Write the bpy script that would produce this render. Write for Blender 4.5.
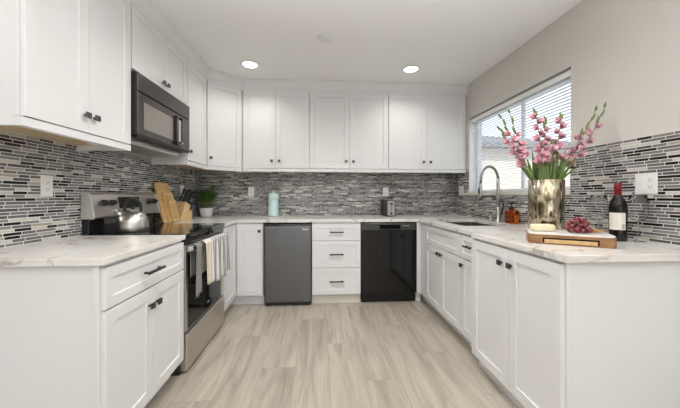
import bpy, bmesh, math, random
from mathutils import Vector, Matrix, noise
random.seed(7)
PI = math.pi
for o in list(bpy.data.objects):
    bpy.data.objects.remove(o)
SC = bpy.context.scene
COL = SC.collection

# ------------------------------------------------------------------ camera, world, lights, exposure
CAM_H = 1.1635
cam_d = bpy.data.cameras.new('camera')
cam_d.sensor_width = 36.0
cam_d.lens = 287.66 / 680 * 36.0
cam_d.shift_x = 0.0014
cam_d.shift_y = -0.01147
cam_d.clip_start = 0.02
cam = bpy.data.objects.new('camera', cam_d)
COL.objects.link(cam)
cam.location = (0, 0, CAM_H)
cam.rotation_euler = (PI / 2, 0, -0.0694)
SC.camera = cam

world = bpy.data.worlds.new('World')
SC.world = world
world.use_nodes = True
wn = world.node_tree
wn.nodes.clear()
w_out = wn.nodes.new('ShaderNodeOutputWorld')
w_bg = wn.nodes.new('ShaderNodeBackground')
w_tc = wn.nodes.new('ShaderNodeTexCoord')
w_sep = wn.nodes.new('ShaderNodeSeparateXYZ')
w_rmp = wn.nodes.new('ShaderNodeValToRGB')
w_rmp.color_ramp.elements[0].position = 0.0
w_rmp.color_ramp.elements[0].color = (0.92, 0.955, 1.0, 1)
w_rmp.color_ramp.elements[1].position = 0.7
w_rmp.color_ramp.elements[1].color = (0.60, 0.75, 1.0, 1)
wn.links.new(w_tc.outputs['Generated'], w_sep.inputs[0])
wn.links.new(w_sep.outputs['Z'], w_rmp.inputs[0])
wn.links.new(w_rmp.outputs[0], w_bg.inputs[0])
w_bg.inputs[1].default_value = 1.6
wn.links.new(w_bg.outputs[0], w_out.inputs[0])

def area(name, loc, rot, sx, sy, power, col):
    d = bpy.data.lights.new(name, 'AREA')
    d.shape = 'RECTANGLE'; d.size = sx; d.size_y = sy
    d.energy = power; d.color = col
    o = bpy.data.objects.new(name, d)
    COL.objects.link(o)
    o.location = loc; o.rotation_euler = rot
    return o
# added fill lamps behind the camera: daylight stand-in and upward ceiling bounce
area('rear_daylight_fill', (0.15, -3.45, 1.25), (PI / 2, 0, 0), 3.0, 2.1, 6, (1.0, 0.99, 0.975))
area('bounce_fill', (0.20, -0.55, 0.55), (PI, 0, 0), 2.5, 2.2, 78, (0.98, 0.99, 1.0)).data.spread = math.radians(105)
def down_spot(x, y, power):
    d = bpy.data.lights.new('down_spot', 'SPOT'); d.energy = power; d.spot_size = math.radians(160); d.spot_blend = 1.0
    d.shadow_soft_size = .09; d.color = (1.0, .98, .955)
    l = bpy.data.objects.new('down_spot', d); COL.objects.link(l); l.location = (x, y, 2.50)
    return l
# added fill spots at ceiling height, out of view and without fixtures
for x_, y_, p_ in ((-.25, 1.75, 58), (.60, 1.75, 58), (-.40, -.4, 8), (.70, -.4, 8)): down_spot(x_, y_, p_)
sd = bpy.data.lights.new('sun', 'SUN'); sd.energy = 3.2; sd.angle = 0.02; sd.color = (1.0, 0.95, 0.88)
so_ = bpy.data.objects.new('sun', sd); COL.objects.link(so_); so_.rotation_euler = (math.radians(48), 0, math.radians(-38))

vs = SC.view_settings
vs.view_transform = 'Standard'
vs.look = 'None'
vs.exposure = 0.12
vs.gamma = 1.0
vs.use_curve_mapping = False

# ------------------------------------------------------------------ materials
def new_mat(name):
    m = bpy.data.materials.new(name)
    m.use_nodes = True
    nt = m.node_tree
    return m, nt, nt.nodes['Principled BSDF']

def plain(name, col, rough=0.5, metal=0.0, spec=0.5, bump=0.0, bscale=60.0, var=0.0, coat=0.0, aniso=None):
    """Principled with a little procedural variation in colour / roughness / bump."""
    m, nt, b = new_mat(name)
    b.inputs['Base Color'].default_value = (*col, 1)
    b.inputs['Roughness'].default_value = rough
    b.inputs['Metallic'].default_value = metal
    b.inputs['Specular IOR Level'].default_value = spec
    b.inputs['Coat Weight'].default_value = coat
    g = nt.nodes.new('ShaderNodeNewGeometry')
    n = nt.nodes.new('ShaderNodeTexNoise')
    n.inputs['Scale'].default_value = bscale
    n.inputs['Detail'].default_value = 3
    src = g.outputs['Position']
    if aniso:
        mp = nt.nodes.new('ShaderNodeMapping')
        mp.inputs['Scale'].default_value = aniso
        nt.links.new(src, mp.inputs[0]); src = mp.outputs[0]
    nt.links.new(src, n.inputs['Vector'])
    if var:
        mx = nt.nodes.new('ShaderNodeMix'); mx.data_type = 'RGBA'
        mx.inputs[6].default_value = (*[c * (1 - var) for c in col], 1)
        mx.inputs[7].default_value = (*[min(1, c * (1 + var)) for c in col], 1)
        nt.links.new(n.outputs['Fac'], mx.inputs[0])
        nt.links.new(mx.outputs[2], b.inputs['Base Color'])
    if bump:
        bp = nt.nodes.new('ShaderNodeBump')
        bp.inputs['Strength'].default_value = bump
        bp.inputs['Distance'].default_value = 0.002
        nt.links.new(n.outputs['Fac'], bp.inputs['Height'])
        nt.links.new(bp.outputs[0], b.inputs['Normal'])
    return m

def mathn(nt, op, a, b=None):
    n = nt.nodes.new('ShaderNodeMath'); n.operation = op
    for i, v in enumerate((a, b)):
        if v is None: continue
        if isinstance(v, (int, float)): n.inputs[i].default_value = v
        else: nt.links.new(v, n.inputs[i])
    return n.outputs[0]

def ramp(nt, fac, stops, interp='LINEAR'):
    r = nt.nodes.new('ShaderNodeValToRGB')
    r.color_ramp.interpolation = interp
    e = r.color_ramp.elements
    while len(e) < len(stops): e.new(0.5)
    for el, (p, c) in zip(e, stops):
        el.position = p; el.color = (*c, 1)
    nt.links.new(fac, r.inputs[0])
    return r.outputs[0]

def mixc(nt, fac, a, b, mode='MIX'):
    mx = nt.nodes.new('ShaderNodeMix'); mx.data_type = 'RGBA'; mx.blend_type = mode
    for i, v in ((0, fac), (6, a), (7, b)):
        if isinstance(v, (int, float)): mx.inputs[i].default_value = v
        elif isinstance(v, tuple): mx.inputs[i].default_value = (*v, 1)
        else: nt.links.new(v, mx.inputs[i])
    return mx.outputs[2]

def tile_mat():
    m, nt, b = new_mat('mosaic_tile')
    g = nt.nodes.new('ShaderNodeNewGeometry')
    s = nt.nodes.new('ShaderNodeSeparateXYZ')
    nt.links.new(g.outputs['Position'], s.inputs[0])
    u = mathn(nt, 'ADD', s.outputs['X'], s.outputs['Y'])
    zr = mathn(nt, 'DIVIDE', mathn(nt, 'SUBTRACT', s.outputs['Z'], 0.9165), 0.0170)
    row = mathn(nt, 'FLOOR', zr)
    fz = mathn(nt, 'FRACT', zr)
    w = mathn(nt, 'ADD', mathn(nt, 'DIVIDE', u, 0.088), mathn(nt, 'MULTIPLY', row, 37.731))
    def vor(feature):
        v = nt.nodes.new('ShaderNodeTexVoronoi'); v.voronoi_dimensions = '1D'; v.feature = feature
        v.inputs['Scale'].default_value = 1.0; v.inputs['Randomness'].default_value = 0.85
        nt.links.new(w, v.inputs['W']); return v
    v1 = vor('F1'); v2 = vor('DISTANCE_TO_EDGE')
    sp = nt.nodes.new('ShaderNodeSeparateColor'); nt.links.new(v1.outputs['Color'], sp.inputs[0])
    c = ramp(nt, sp.outputs['Red'], [
        (0.0, (0.165, 0.161, 0.160)), (0.24, (0.210, 0.203, 0.198)), (0.44, (0.105, 0.101, 0.100)),
        (0.58, (0.255, 0.245, 0.234)), (0.66, (0.010, 0.0095, 0.0095)), (0.86, (0.60, 0.575, 0.52)),
        (0.94, (0.42, 0.385, 0.32))], 'CONSTANT')
    n = nt.nodes.new('ShaderNodeTexNoise'); n.inputs['Scale'].default_value = 90; n.inputs['Detail'].default_value = 4
    nt.links.new(g.outputs['Position'], n.inputs['Vector'])
    c = mixc(nt, 0.35, c, ramp(nt, n.outputs['Fac'], [(0.3, (0.55, 0.55, 0.55)), (0.7, (1, 1, 1))]), 'MULTIPLY')
    # grout mask
    gz = mathn(nt, 'MINIMUM', fz, mathn(nt, 'SUBTRACT', 1.0, fz))
    g1 = mathn(nt, 'LESS_THAN', gz, 0.092)
    g2 = mathn(nt, 'LESS_THAN', v2.outputs['Distance'], 0.019)
    gm = mathn(nt, 'MAXIMUM', g1, g2)
    col = mixc(nt, gm, c, (0.74, 0.725, 0.70))
    nt.links.new(col, b.inputs['Base Color'])
    r = mathn(nt, 'ADD', mathn(nt, 'MULTIPLY', gm, 0.5), 0.22)
    nt.links.new(r, b.inputs['Roughness'])
    bp = nt.nodes.new('ShaderNodeBump'); bp.inputs['Strength'].default_value = 0.5; bp.inputs['Distance'].default_value = 0.001
    nt.links.new(mathn(nt, 'SUBTRACT', 1.0, gm), bp.inputs['Height'])
    nt.links.new(bp.outputs[0], b.inputs['Normal'])
    return m

def floor_mat():
    m, nt, b = new_mat('oak_plank')
    g = nt.nodes.new('ShaderNodeNewGeometry')
    s = nt.nodes.new('ShaderNodeSeparateXYZ'); nt.links.new(g.outputs['Position'], s.inputs[0])
    col_f = mathn(nt, 'DIVIDE', mathn(nt, 'ADD', s.outputs['X'], 10.06), 0.225)
    ci = mathn(nt, 'FLOOR', col_f); cf = mathn(nt, 'FRACT', col_f)
    ln = mathn(nt, 'ADD', mathn(nt, 'DIVIDE', s.outputs['Y'], 1.22), mathn(nt, 'MULTIPLY', ci, 0.381))
    li = mathn(nt, 'FLOOR', ln); lf = mathn(nt, 'FRACT', ln)
    cb = nt.nodes.new('ShaderNodeCombineXYZ')
    nt.links.new(ci, cb.inputs[0]); nt.links.new(li, cb.inputs[1])
    wn_ = nt.nodes.new('ShaderNodeTexWhiteNoise'); wn_.noise_dimensions = '3D'
    nt.links.new(cb.outputs[0], wn_.inputs['Vector'])
    # grain
    off = nt.nodes.new('ShaderNodeVectorMath'); off.operation = 'MULTIPLY_ADD'
    nt.links.new(wn_.outputs['Color'], off.inputs[0]); off.inputs[1].default_value = (7, 7, 7)
    nt.links.new(g.outputs['Position'], off.inputs[2])
    mp = nt.nodes.new('ShaderNodeMapping'); mp.inputs['Scale'].default_value = (6.0, 0.62, 1)
    nt.links.new(off.outputs[0], mp.inputs[0])
    n1 = nt.nodes.new('ShaderNodeTexNoise'); n1.inputs['Scale'].default_value = 1.6; n1.inputs['Detail'].default_value = 6
    n1.inputs['Distortion'].default_value = 1.3; n1.inputs['Roughness'].default_value = 0.6
    nt.links.new(mp.outputs[0], n1.inputs['Vector'])
    mp2 = nt.nodes.new('ShaderNodeMapping'); mp2.inputs['Scale'].default_value = (95.0, 3.2, 1)
    nt.links.new(off.outputs[0], mp2.inputs[0])
    n2 = nt.nodes.new('ShaderNodeTexNoise'); n2.inputs['Scale'].default_value = 1.5; n2.inputs['Detail'].default_value = 3
    nt.links.new(mp2.outputs[0], n2.inputs['Vector'])
    base = ramp(nt, n1.outputs['Fac'], [(0.26, (0.27, 0.232, 0.185)), (0.42, (0.375, 0.333, 0.275)), (0.56, (0.445, 0.402, 0.338)), (0.75, (0.49, 0.448, 0.385))])
    fine = ramp(nt, n2.outputs['Fac'], [(0.35, (0.92, 0.915, 0.91)), (0.65, (1.06, 1.06, 1.06))])
    c = mixc(nt, 1.0, base, fine, 'MULTIPLY')
    tone = ramp(nt, wn_.outputs['Value'], [(0.0, (0.91, 0.905, 0.90)), (1.0, (1.05, 1.05, 1.045))])
    c = mixc(nt, 1.0, c, tone, 'MULTIPLY')
    e1 = mathn(nt, 'LESS_THAN', mathn(nt, 'MINIMUM', cf, mathn(nt, 'SUBTRACT', 1.0, cf)), 0.006)
    e2 = mathn(nt, 'LESS_THAN', mathn(nt, 'MINIMUM', lf, mathn(nt, 'SUBTRACT', 1.0, lf)), 0.0012)
    em = mathn(nt, 'MULTIPLY', mathn(nt, 'MAXIMUM', e1, e2), 0.55)
    c = mixc(nt, em, c, (0.17, 0.145, 0.12))
    nt.links.new(c, b.inputs['Base Color'])
    b.inputs['Roughness'].default_value = 0.42
    bp = nt.nodes.new('ShaderNodeBump'); bp.inputs['Strength'].default_value = 0.15; bp.inputs['Distance'].default_value = 0.001
    nt.links.new(n2.outputs['Fac'], bp.inputs['Height']); nt.links.new(bp.outputs[0], b.inputs['Normal'])
    return m

def quartz_mat():
    m, nt, b = new_mat('veined_quartz')
    g = nt.nodes.new('ShaderNodeNewGeometry')
    n0 = nt.nodes.new('ShaderNodeTexNoise'); n0.inputs['Scale'].default_value = 2.1; n0.inputs['Detail'].default_value = 5
    nt.links.new(g.outputs['Position'], n0.inputs['Vector'])
    ad = nt.nodes.new('ShaderNodeVectorMath'); ad.operation = 'MULTIPLY_ADD'
    nt.links.new(n0.outputs['Color'], ad.inputs[0]); ad.inputs[1].default_value = (0.75, 0.75, 0.75)
    nt.links.new(g.outputs['Position'], ad.inputs[2])
    mp = nt.nodes.new('ShaderNodeMapping'); mp.inputs['Rotation'].default_value = (0, 0, 0.62); mp.inputs['Scale'].default_value = (1.0, 0.42, 1.0)
    nt.links.new(ad.outputs[0], mp.inputs[0])
    v = nt.nodes.new('ShaderNodeTexVoronoi'); v.feature = 'DISTANCE_TO_EDGE'; v.inputs['Scale'].default_value = 3.6
    nt.links.new(mp.outputs[0], v.inputs['Vector'])
    n1 = nt.nodes.new('ShaderNodeTexNoise'); n1.inputs['Scale'].default_value = 3.2; n1.inputs['Detail'].default_value = 2
    nt.links.new(g.outputs['Position'], n1.inputs['Vector'])
    vein = ramp(nt, v.outputs['Distance'], [(0.0, (1, 1, 1)), (0.012, (0.75, 0.75, 0.75)), (0.035, (0.12, 0.12, 0.12)), (0.09, (0, 0, 0))])
    msk = ramp(nt, n1.outputs['Fac'], [(0.45, (0, 0, 0)), (0.58, (1, 1, 1))])
    fac = mixc(nt, 1.0, vein, msk, 'MULTIPLY')
    n2 = nt.nodes.new('ShaderNodeTexNoise'); n2.inputs['Scale'].default_value = 6; n2.inputs['Detail'].default_value = 5
    nt.links.new(g.outputs['Position'], n2.inputs['Vector'])
    base = ramp(nt, n2.outputs['Fac'], [(0.3, (0.70, 0.675, 0.63)), (0.65, (0.78, 0.76, 0.725))])
    sp = nt.nodes.new('ShaderNodeSeparateColor'); nt.links.new(fac, sp.inputs[0])
    mp3 = nt.nodes.new('ShaderNodeMapping'); mp3.inputs['Rotation'].default_value = (0, 0, -0.5); mp3.inputs['Scale'].default_value = (24.0, 5.0, 10.0)
    nt.links.new(ad.outputs[0], mp3.inputs[0])
    n3 = nt.nodes.new('ShaderNodeTexNoise'); n3.inputs['Scale'].default_value = 1.0; n3.inputs['Detail'].default_value = 3
    nt.links.new(mp3.outputs[0], n3.inputs['Vector'])
    stk = ramp(nt, n3.outputs['Fac'], [(0.66, (0, 0, 0)), (0.72, (1, 1, 1))])
    c = mixc(nt, mathn(nt, 'MULTIPLY', sp.outputs['Red'], 0.66), base, (0.25, 0.215, 0.175))
    c = mixc(nt, mixc(nt, 1.0, stk, (0.5, 0.5, 0.5), 'MULTIPLY'), c, (0.36, 0.32, 0.26))
    nt.links.new(c, b.inputs['Base Color'])
    b.inputs['Roughness'].default_value = 0.22
    return m

def wood_mat(name, c0, c1, scale=(4, 60, 4), rough=0.45):
    m, nt, b = new_mat(name)
    g = nt.nodes.new('ShaderNodeNewGeometry')
    mp = nt.nodes.new('ShaderNodeMapping'); mp.inputs['Scale'].default_value = scale
    nt.links.new(g.outputs['Position'], mp.inputs[0])
    n = nt.nodes.new('ShaderNodeTexNoise'); n.inputs['Scale'].default_value = 1.0; n.inputs['Detail'].default_value = 4
    n.inputs['Distortion'].default_value = 0.5
    nt.links.new(mp.outputs[0], n.inputs['Vector'])
    nt.links.new(ramp(nt, n.outputs['Fac'], [(0.3, c0), (0.7, c1)]), b.inputs['Base Color'])
    b.inputs['Roughness'].default_value = rough
    return m

def glass_mat(name, col=(1, 1, 1), rough=0.0, ior=1.45):
    m, nt, b = new_mat(name)
    b.inputs['Base Color'].default_value = (*col, 1)
    b.inputs['Transmission Weight'].default_value = 1.0
    b.inputs['Roughness'].default_value = rough
    b.inputs['IOR'].default_value = ior
    return m

def pane_mat():
    m, nt, b = new_mat('window_glass')
    nt.nodes.remove(b)
    tr = nt.nodes.new('ShaderNodeBsdfTransparent'); gl = nt.nodes.new('ShaderNodeBsdfGlossy')
    tr.inputs[0].default_value = (0.97, 0.985, 0.98, 1); gl.inputs['Roughness'].default_value = 0.02
    fr = nt.nodes.new('ShaderNodeFresnel'); mx = nt.nodes.new('ShaderNodeMixShader')
    fr.inputs[0].default_value = 1.25
    bk = nt.nodes.new('ShaderNodeNewGeometry')
    nt.links.new(mathn(nt, 'MULTIPLY', fr.outputs[0], mathn(nt, 'SUBTRACT', 1.0, bk.outputs['Backfacing'])), mx.inputs[0]); nt.links.new(tr.outputs[0], mx.inputs[1]); nt.links.new(gl.outputs[0], mx.inputs[2])
    nt.links.new(mx.outputs[0], nt.nodes['Material Output'].inputs[0])
    return m

def emit_mat(name, col, s):
    m, nt, b = new_mat(name)
    b.inputs['Base Color'].default_value = (0.9, 0.9, 0.9, 1)
    b.inputs['Emission Color'].default_value = (*col, 1)
    b.inputs['Emission Strength'].default_value = s
    return m

def mercury_mat():
    m, nt, b = new_mat('mercury_glass')
    g = nt.nodes.new('ShaderNodeNewGeometry')
    mp = nt.nodes.new('ShaderNodeMapping'); mp.inputs['Scale'].default_value = (17, 17, 5.5)
    nt.links.new(g.outputs['Position'], mp.inputs[0])
    n = nt.nodes.new('ShaderNodeTexNoise'); n.inputs['Scale'].default_value = 1.0; n.inputs['Detail'].default_value = 6
    n.inputs['Distortion'].default_value = 2.2; n.inputs['Roughness'].default_value = 0.6
    nt.links.new(mp.outputs[0], n.inputs['Vector'])
    c = ramp(nt, n.outputs['Fac'], [(0.30, (0.05, 0.04, 0.03)), (0.43, (0.26, 0.21, 0.12)), (0.54, (0.52, 0.47, 0.35)), (0.72, (0.78, 0.76, 0.68))])
    nt.links.new(c, b.inputs['Base Color'])
    b.inputs['Metallic'].default_value = 0.9
    nt.links.new(mathn(nt, 'ADD', mathn(nt, 'MULTIPLY', n.outputs['Fac'], 0.16), 0.03), b.inputs['Roughness'])
    bp = nt.nodes.new('ShaderNodeBump'); bp.inputs['Strength'].default_value = 0.12; bp.inputs['Distance'].default_value = 0.004
    nt.links.new(n.outputs['Fac'], bp.inputs['Height']); nt.links.new(bp.outputs[0], b.inputs['Normal'])
    return m

def towel_mat():
    m, nt, b = new_mat('striped_cloth')
    uv = nt.nodes.new('ShaderNodeUVMap')
    s = nt.nodes.new('ShaderNodeSeparateXYZ'); nt.links.new(uv.outputs[0], s.inputs[0])
    f = mathn(nt, 'FRACT', mathn(nt, 'MULTIPLY', s.outputs['X'], 9.0))
    st = ramp(nt, f, [(0.0, (0.74, 0.73, 0.71)), (0.36, (0.20, 0.20, 0.21)), (0.54, (0.74, 0.73, 0.71)), (0.64, (0.22, 0.22, 0.23)), (0.86, (0.74, 0.73, 0.71))], 'CONSTANT')
    plainside = mathn(nt, 'LESS_THAN', s.outputs['X'], 0.20)
    c = mixc(nt, plainside, st, (0.74, 0.69, 0.58))
    nt.links.new(c, b.inputs['Base Color'])
    b.inputs['Roughness'].default_value = 0.95
    b.inputs['Specular IOR Level'].default_value = 0.1
    return m

def roof_mat():
    m, nt, b = new_mat('roof_shingle')
    g = nt.nodes.new('ShaderNodeNewGeometry')
    br = nt.nodes.new('ShaderNodeTexBrick'); br.inputs['Scale'].default_value = 4
    br.inputs['Color1'].default_value = (0.22, 0.21, 0.21, 1); br.inputs['Color2'].default_value = (0.30, 0.28, 0.27, 1); br.inputs['Mortar'].default_value = (0.14, 0.13, 0.13, 1)
    nt.links.new(g.outputs['Position'], br.inputs['Vector'])
    nt.links.new(br.outputs[0], b.inputs['Base Color']); b.inputs['Roughness'].default_value = 0.9
    return m

M = dict(
    cab=plain('cabinet_paint', (0.75, 0.75, 0.748), 0.38, var=0.01, bscale=8),
    wall=plain('wall_paint', (0.63, 0.60, 0.56), 0.7, bump=0.08, bscale=220),
    rear=plain('rear_light_absorber', (0.22, 0.20, 0.18), 0.8),  # unseen rear wall darkened to cut the light bounced onto end panels
    ceil=plain('ceiling_paint', (0.89, 0.88, 0.87), 0.85, bump=0.12, bscale=180),
    trim=plain('trim_paint', (0.80, 0.80, 0.80), 0.35),
    ply=plain('plywood_underside', (0.56, 0.42, 0.26), 0.6, var=0.12, bscale=14, aniso=(1, 8, 1)),
    black=plain('black_metal', (0.018, 0.018, 0.019), 0.38),
    pewter=plain('pewter_metal', (0.10, 0.098, 0.095), 0.34, metal=0.7),
    gloss=plain('black_gloss', (0.010, 0.010, 0.011), 0.07, coat=0.3),
    dw=plain('dishwasher_black', (0.006, 0.006, 0.006), 0.07, spec=0.45),
    oveng=plain('oven_glass', (0.008, 0.008, 0.008), 0.07, spec=0.22),
    toe=plain('toe_board', (0.68, 0.635, 0.57), 0.55),
    dwp=plain('dishwasher_panel', (0.040, 0.040, 0.038), 0.25),
    blackp=plain('black_plastic', (0.015, 0.015, 0.016), 0.45),
    steel=plain('brushed_steel', (0.60, 0.575, 0.54), 0.27, metal=1.0, bump=0.05, bscale=1, aniso=(30, 30, 900)),
    steelh=plain('brushed_steel_sheet', (0.62, 0.59, 0.555), 0.34, metal=1.0, var=0.04, bscale=1, aniso=(700, 6, 700)),
    kettle=plain('kettle_steel', (0.62, 0.595, 0.56), 0.30, metal=1.0, var=0.05, bscale=1, aniso=(4, 4, 500)),
    dsteel=plain('dark_steel', (0.165, 0.165, 0.165), 0.36, metal=0.85, var=0.05, bscale=1, aniso=(25, 25, 1)),
    mwsteel=plain('microwave_steel', (0.085, 0.080, 0.075), 0.27, metal=0.75, var=0.05, bscale=1, aniso=(900, 900, 3)),
    mwglass=plain('microwave_glass', (0.28, 0.255, 0.225), 0.25, metal=0.3),
    toast=plain('toaster_steel', (0.42, 0.40, 0.37), 0.4, metal=0.6),
    capsteel=plain('console_cap', (0.52, 0.50, 0.47), 0.45, metal=0.35),
    sink=plain('sink_steel', (0.20, 0.185, 0.17), 0.4, metal=1.0),
    nickel=plain('brushed_nickel', (0.50, 0.49, 0.47), 0.28, metal=1.0),
    hose=plain('hose_steel', (0.26, 0.25, 0.24), 0.3, metal=1.0, bump=0.6, bscale=1, aniso=(60, 60, 260)),
    plate=plain('outlet_plastic', (0.80, 0.78, 0.74), 0.4),
    slot=plain('outlet_slot', (0.006, 0.006, 0.006), 0.7, spec=0.1),
    stone=plain('sill_stone', (0.68, 0.64, 0.57), 0.35, var=0.08, bscale=25),
    blind=plain('blind_vinyl', (0.82, 0.82, 0.82), 0.5),
    bamboo=wood_mat('bamboo', (0.52, 0.31, 0.12), (0.68, 0.45, 0.21), (60, 5, 3)),
    bamboo2=wood_mat('bamboo_edge', (0.60, 0.38, 0.17), (0.74, 0.53, 0.28), (8, 60, 3)),
    beech=wood_mat('beech', (0.60, 0.40, 0.19), (0.74, 0.54, 0.30), (10, 10, 60)),
    acacia=wood_mat('acacia', (0.19, 0.088, 0.034), (0.38, 0.205, 0.088), (14, 14, 70)),
    marble=plain('white_marble', (0.80, 0.78, 0.75), 0.25, var=0.05, bscale=18),
    cheese=plain('cheese', (0.80, 0.72, 0.50), 0.5, var=0.04, bscale=60, bump=0.1),
    cracker=plain('cracker', (0.50, 0.30, 0.10), 0.8, var=0.25, bscale=120, bump=0.4),
    grape=plain('grape_skin', (0.20, 0.042, 0.05), 0.26, var=0.6, bscale=25),
    twig=plain('grape_twig', (0.25, 0.22, 0.08), 0.7),
    wine=plain('wine_bottle_glass', (0.008, 0.007, 0.006), 0.05, spec=0.35),
    foil=plain('red_foil', (0.17, 0.004, 0.010), 0.4, spec=0.3),
    label=plain('paper_label', (0.74, 0.70, 0.63), 0.7, var=0.05, bscale=40),
    labelgrey=plain('label_print', (0.42, 0.41, 0.40), 0.7),
    mint=plain('mint_plastic', (0.56, 0.75, 0.74), 0.35),
    mint2=plain('mint_lid_plastic', (0.64, 0.81, 0.80), 0.4),
    pot=plain('white_ceramic', (0.80, 0.80, 0.80), 0.25),
    soil=plain('potting_soil', (0.05, 0.035, 0.025), 0.9, bump=0.5, bscale=150),
    leaf=plain('plant_leaf', (0.20, 0.38, 0.06), 0.45, var=0.5, bscale=30),
    gleaf=plain('gladiolus_leaf', (0.105, 0.175, 0.035), 0.45, var=0.3, bscale=22),
    gstem=plain('gladiolus_stem', (0.26, 0.34, 0.10), 0.5, var=0.2, bscale=30),
    bud=plain('gladiolus_bud', (0.17, 0.23, 0.07), 0.5, var=0.3, bscale=40),
    pink=plain('pink_petal', (0.74, 0.41, 0.48), 0.55, var=0.36, bscale=38),
    pale=plain('pale_pink_petal', (0.68, 0.42, 0.47), 0.55, var=0.32, bscale=38),
    amber=glass_mat('amber_liquid', (0.85, 0.18, 0.02), 0.05, 1.36),
    glass=glass_mat('clear_glass', (1, 1, 1), 0.0, 1.22),
    blueglass=glass_mat('blue_grey_glass', (0.62, 0.68, 0.78), 0.12, 1.4),
    towelgrey=plain('grey_cloth', (0.24, 0.235, 0.225), 0.95, spec=0.1, bump=0.2, bscale=300),
    towel=towel_mat(), pane=pane_mat(), tile=tile_mat(), floor=floor_mat(), quartz=quartz_mat(),
    mercury=mercury_mat(), roof=roof_mat(),
    stucco=plain('tan_stucco', (0.74, 0.66, 0.57), 0.9, bump=0.3, bscale=40, var=0.05),
    ground=plain('outdoor_concrete', (0.5, 0.48, 0.45), 0.9, var=0.1, bscale=5),
    lens=emit_mat('lit_lens', (1.0, 0.97, 0.92), 6.0),
    smoke=plain('detector_plastic', (0.80, 0.79, 0.78), 0.6),
    logo=plain('badge_silver', (0.75, 0.75, 0.75), 0.3, metal=0.4),
    clock=plain('display_black', (0.012, 0.013, 0.014), 0.15),
)

# ------------------------------------------------------------------ mesh helpers
ORG = {}

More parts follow.
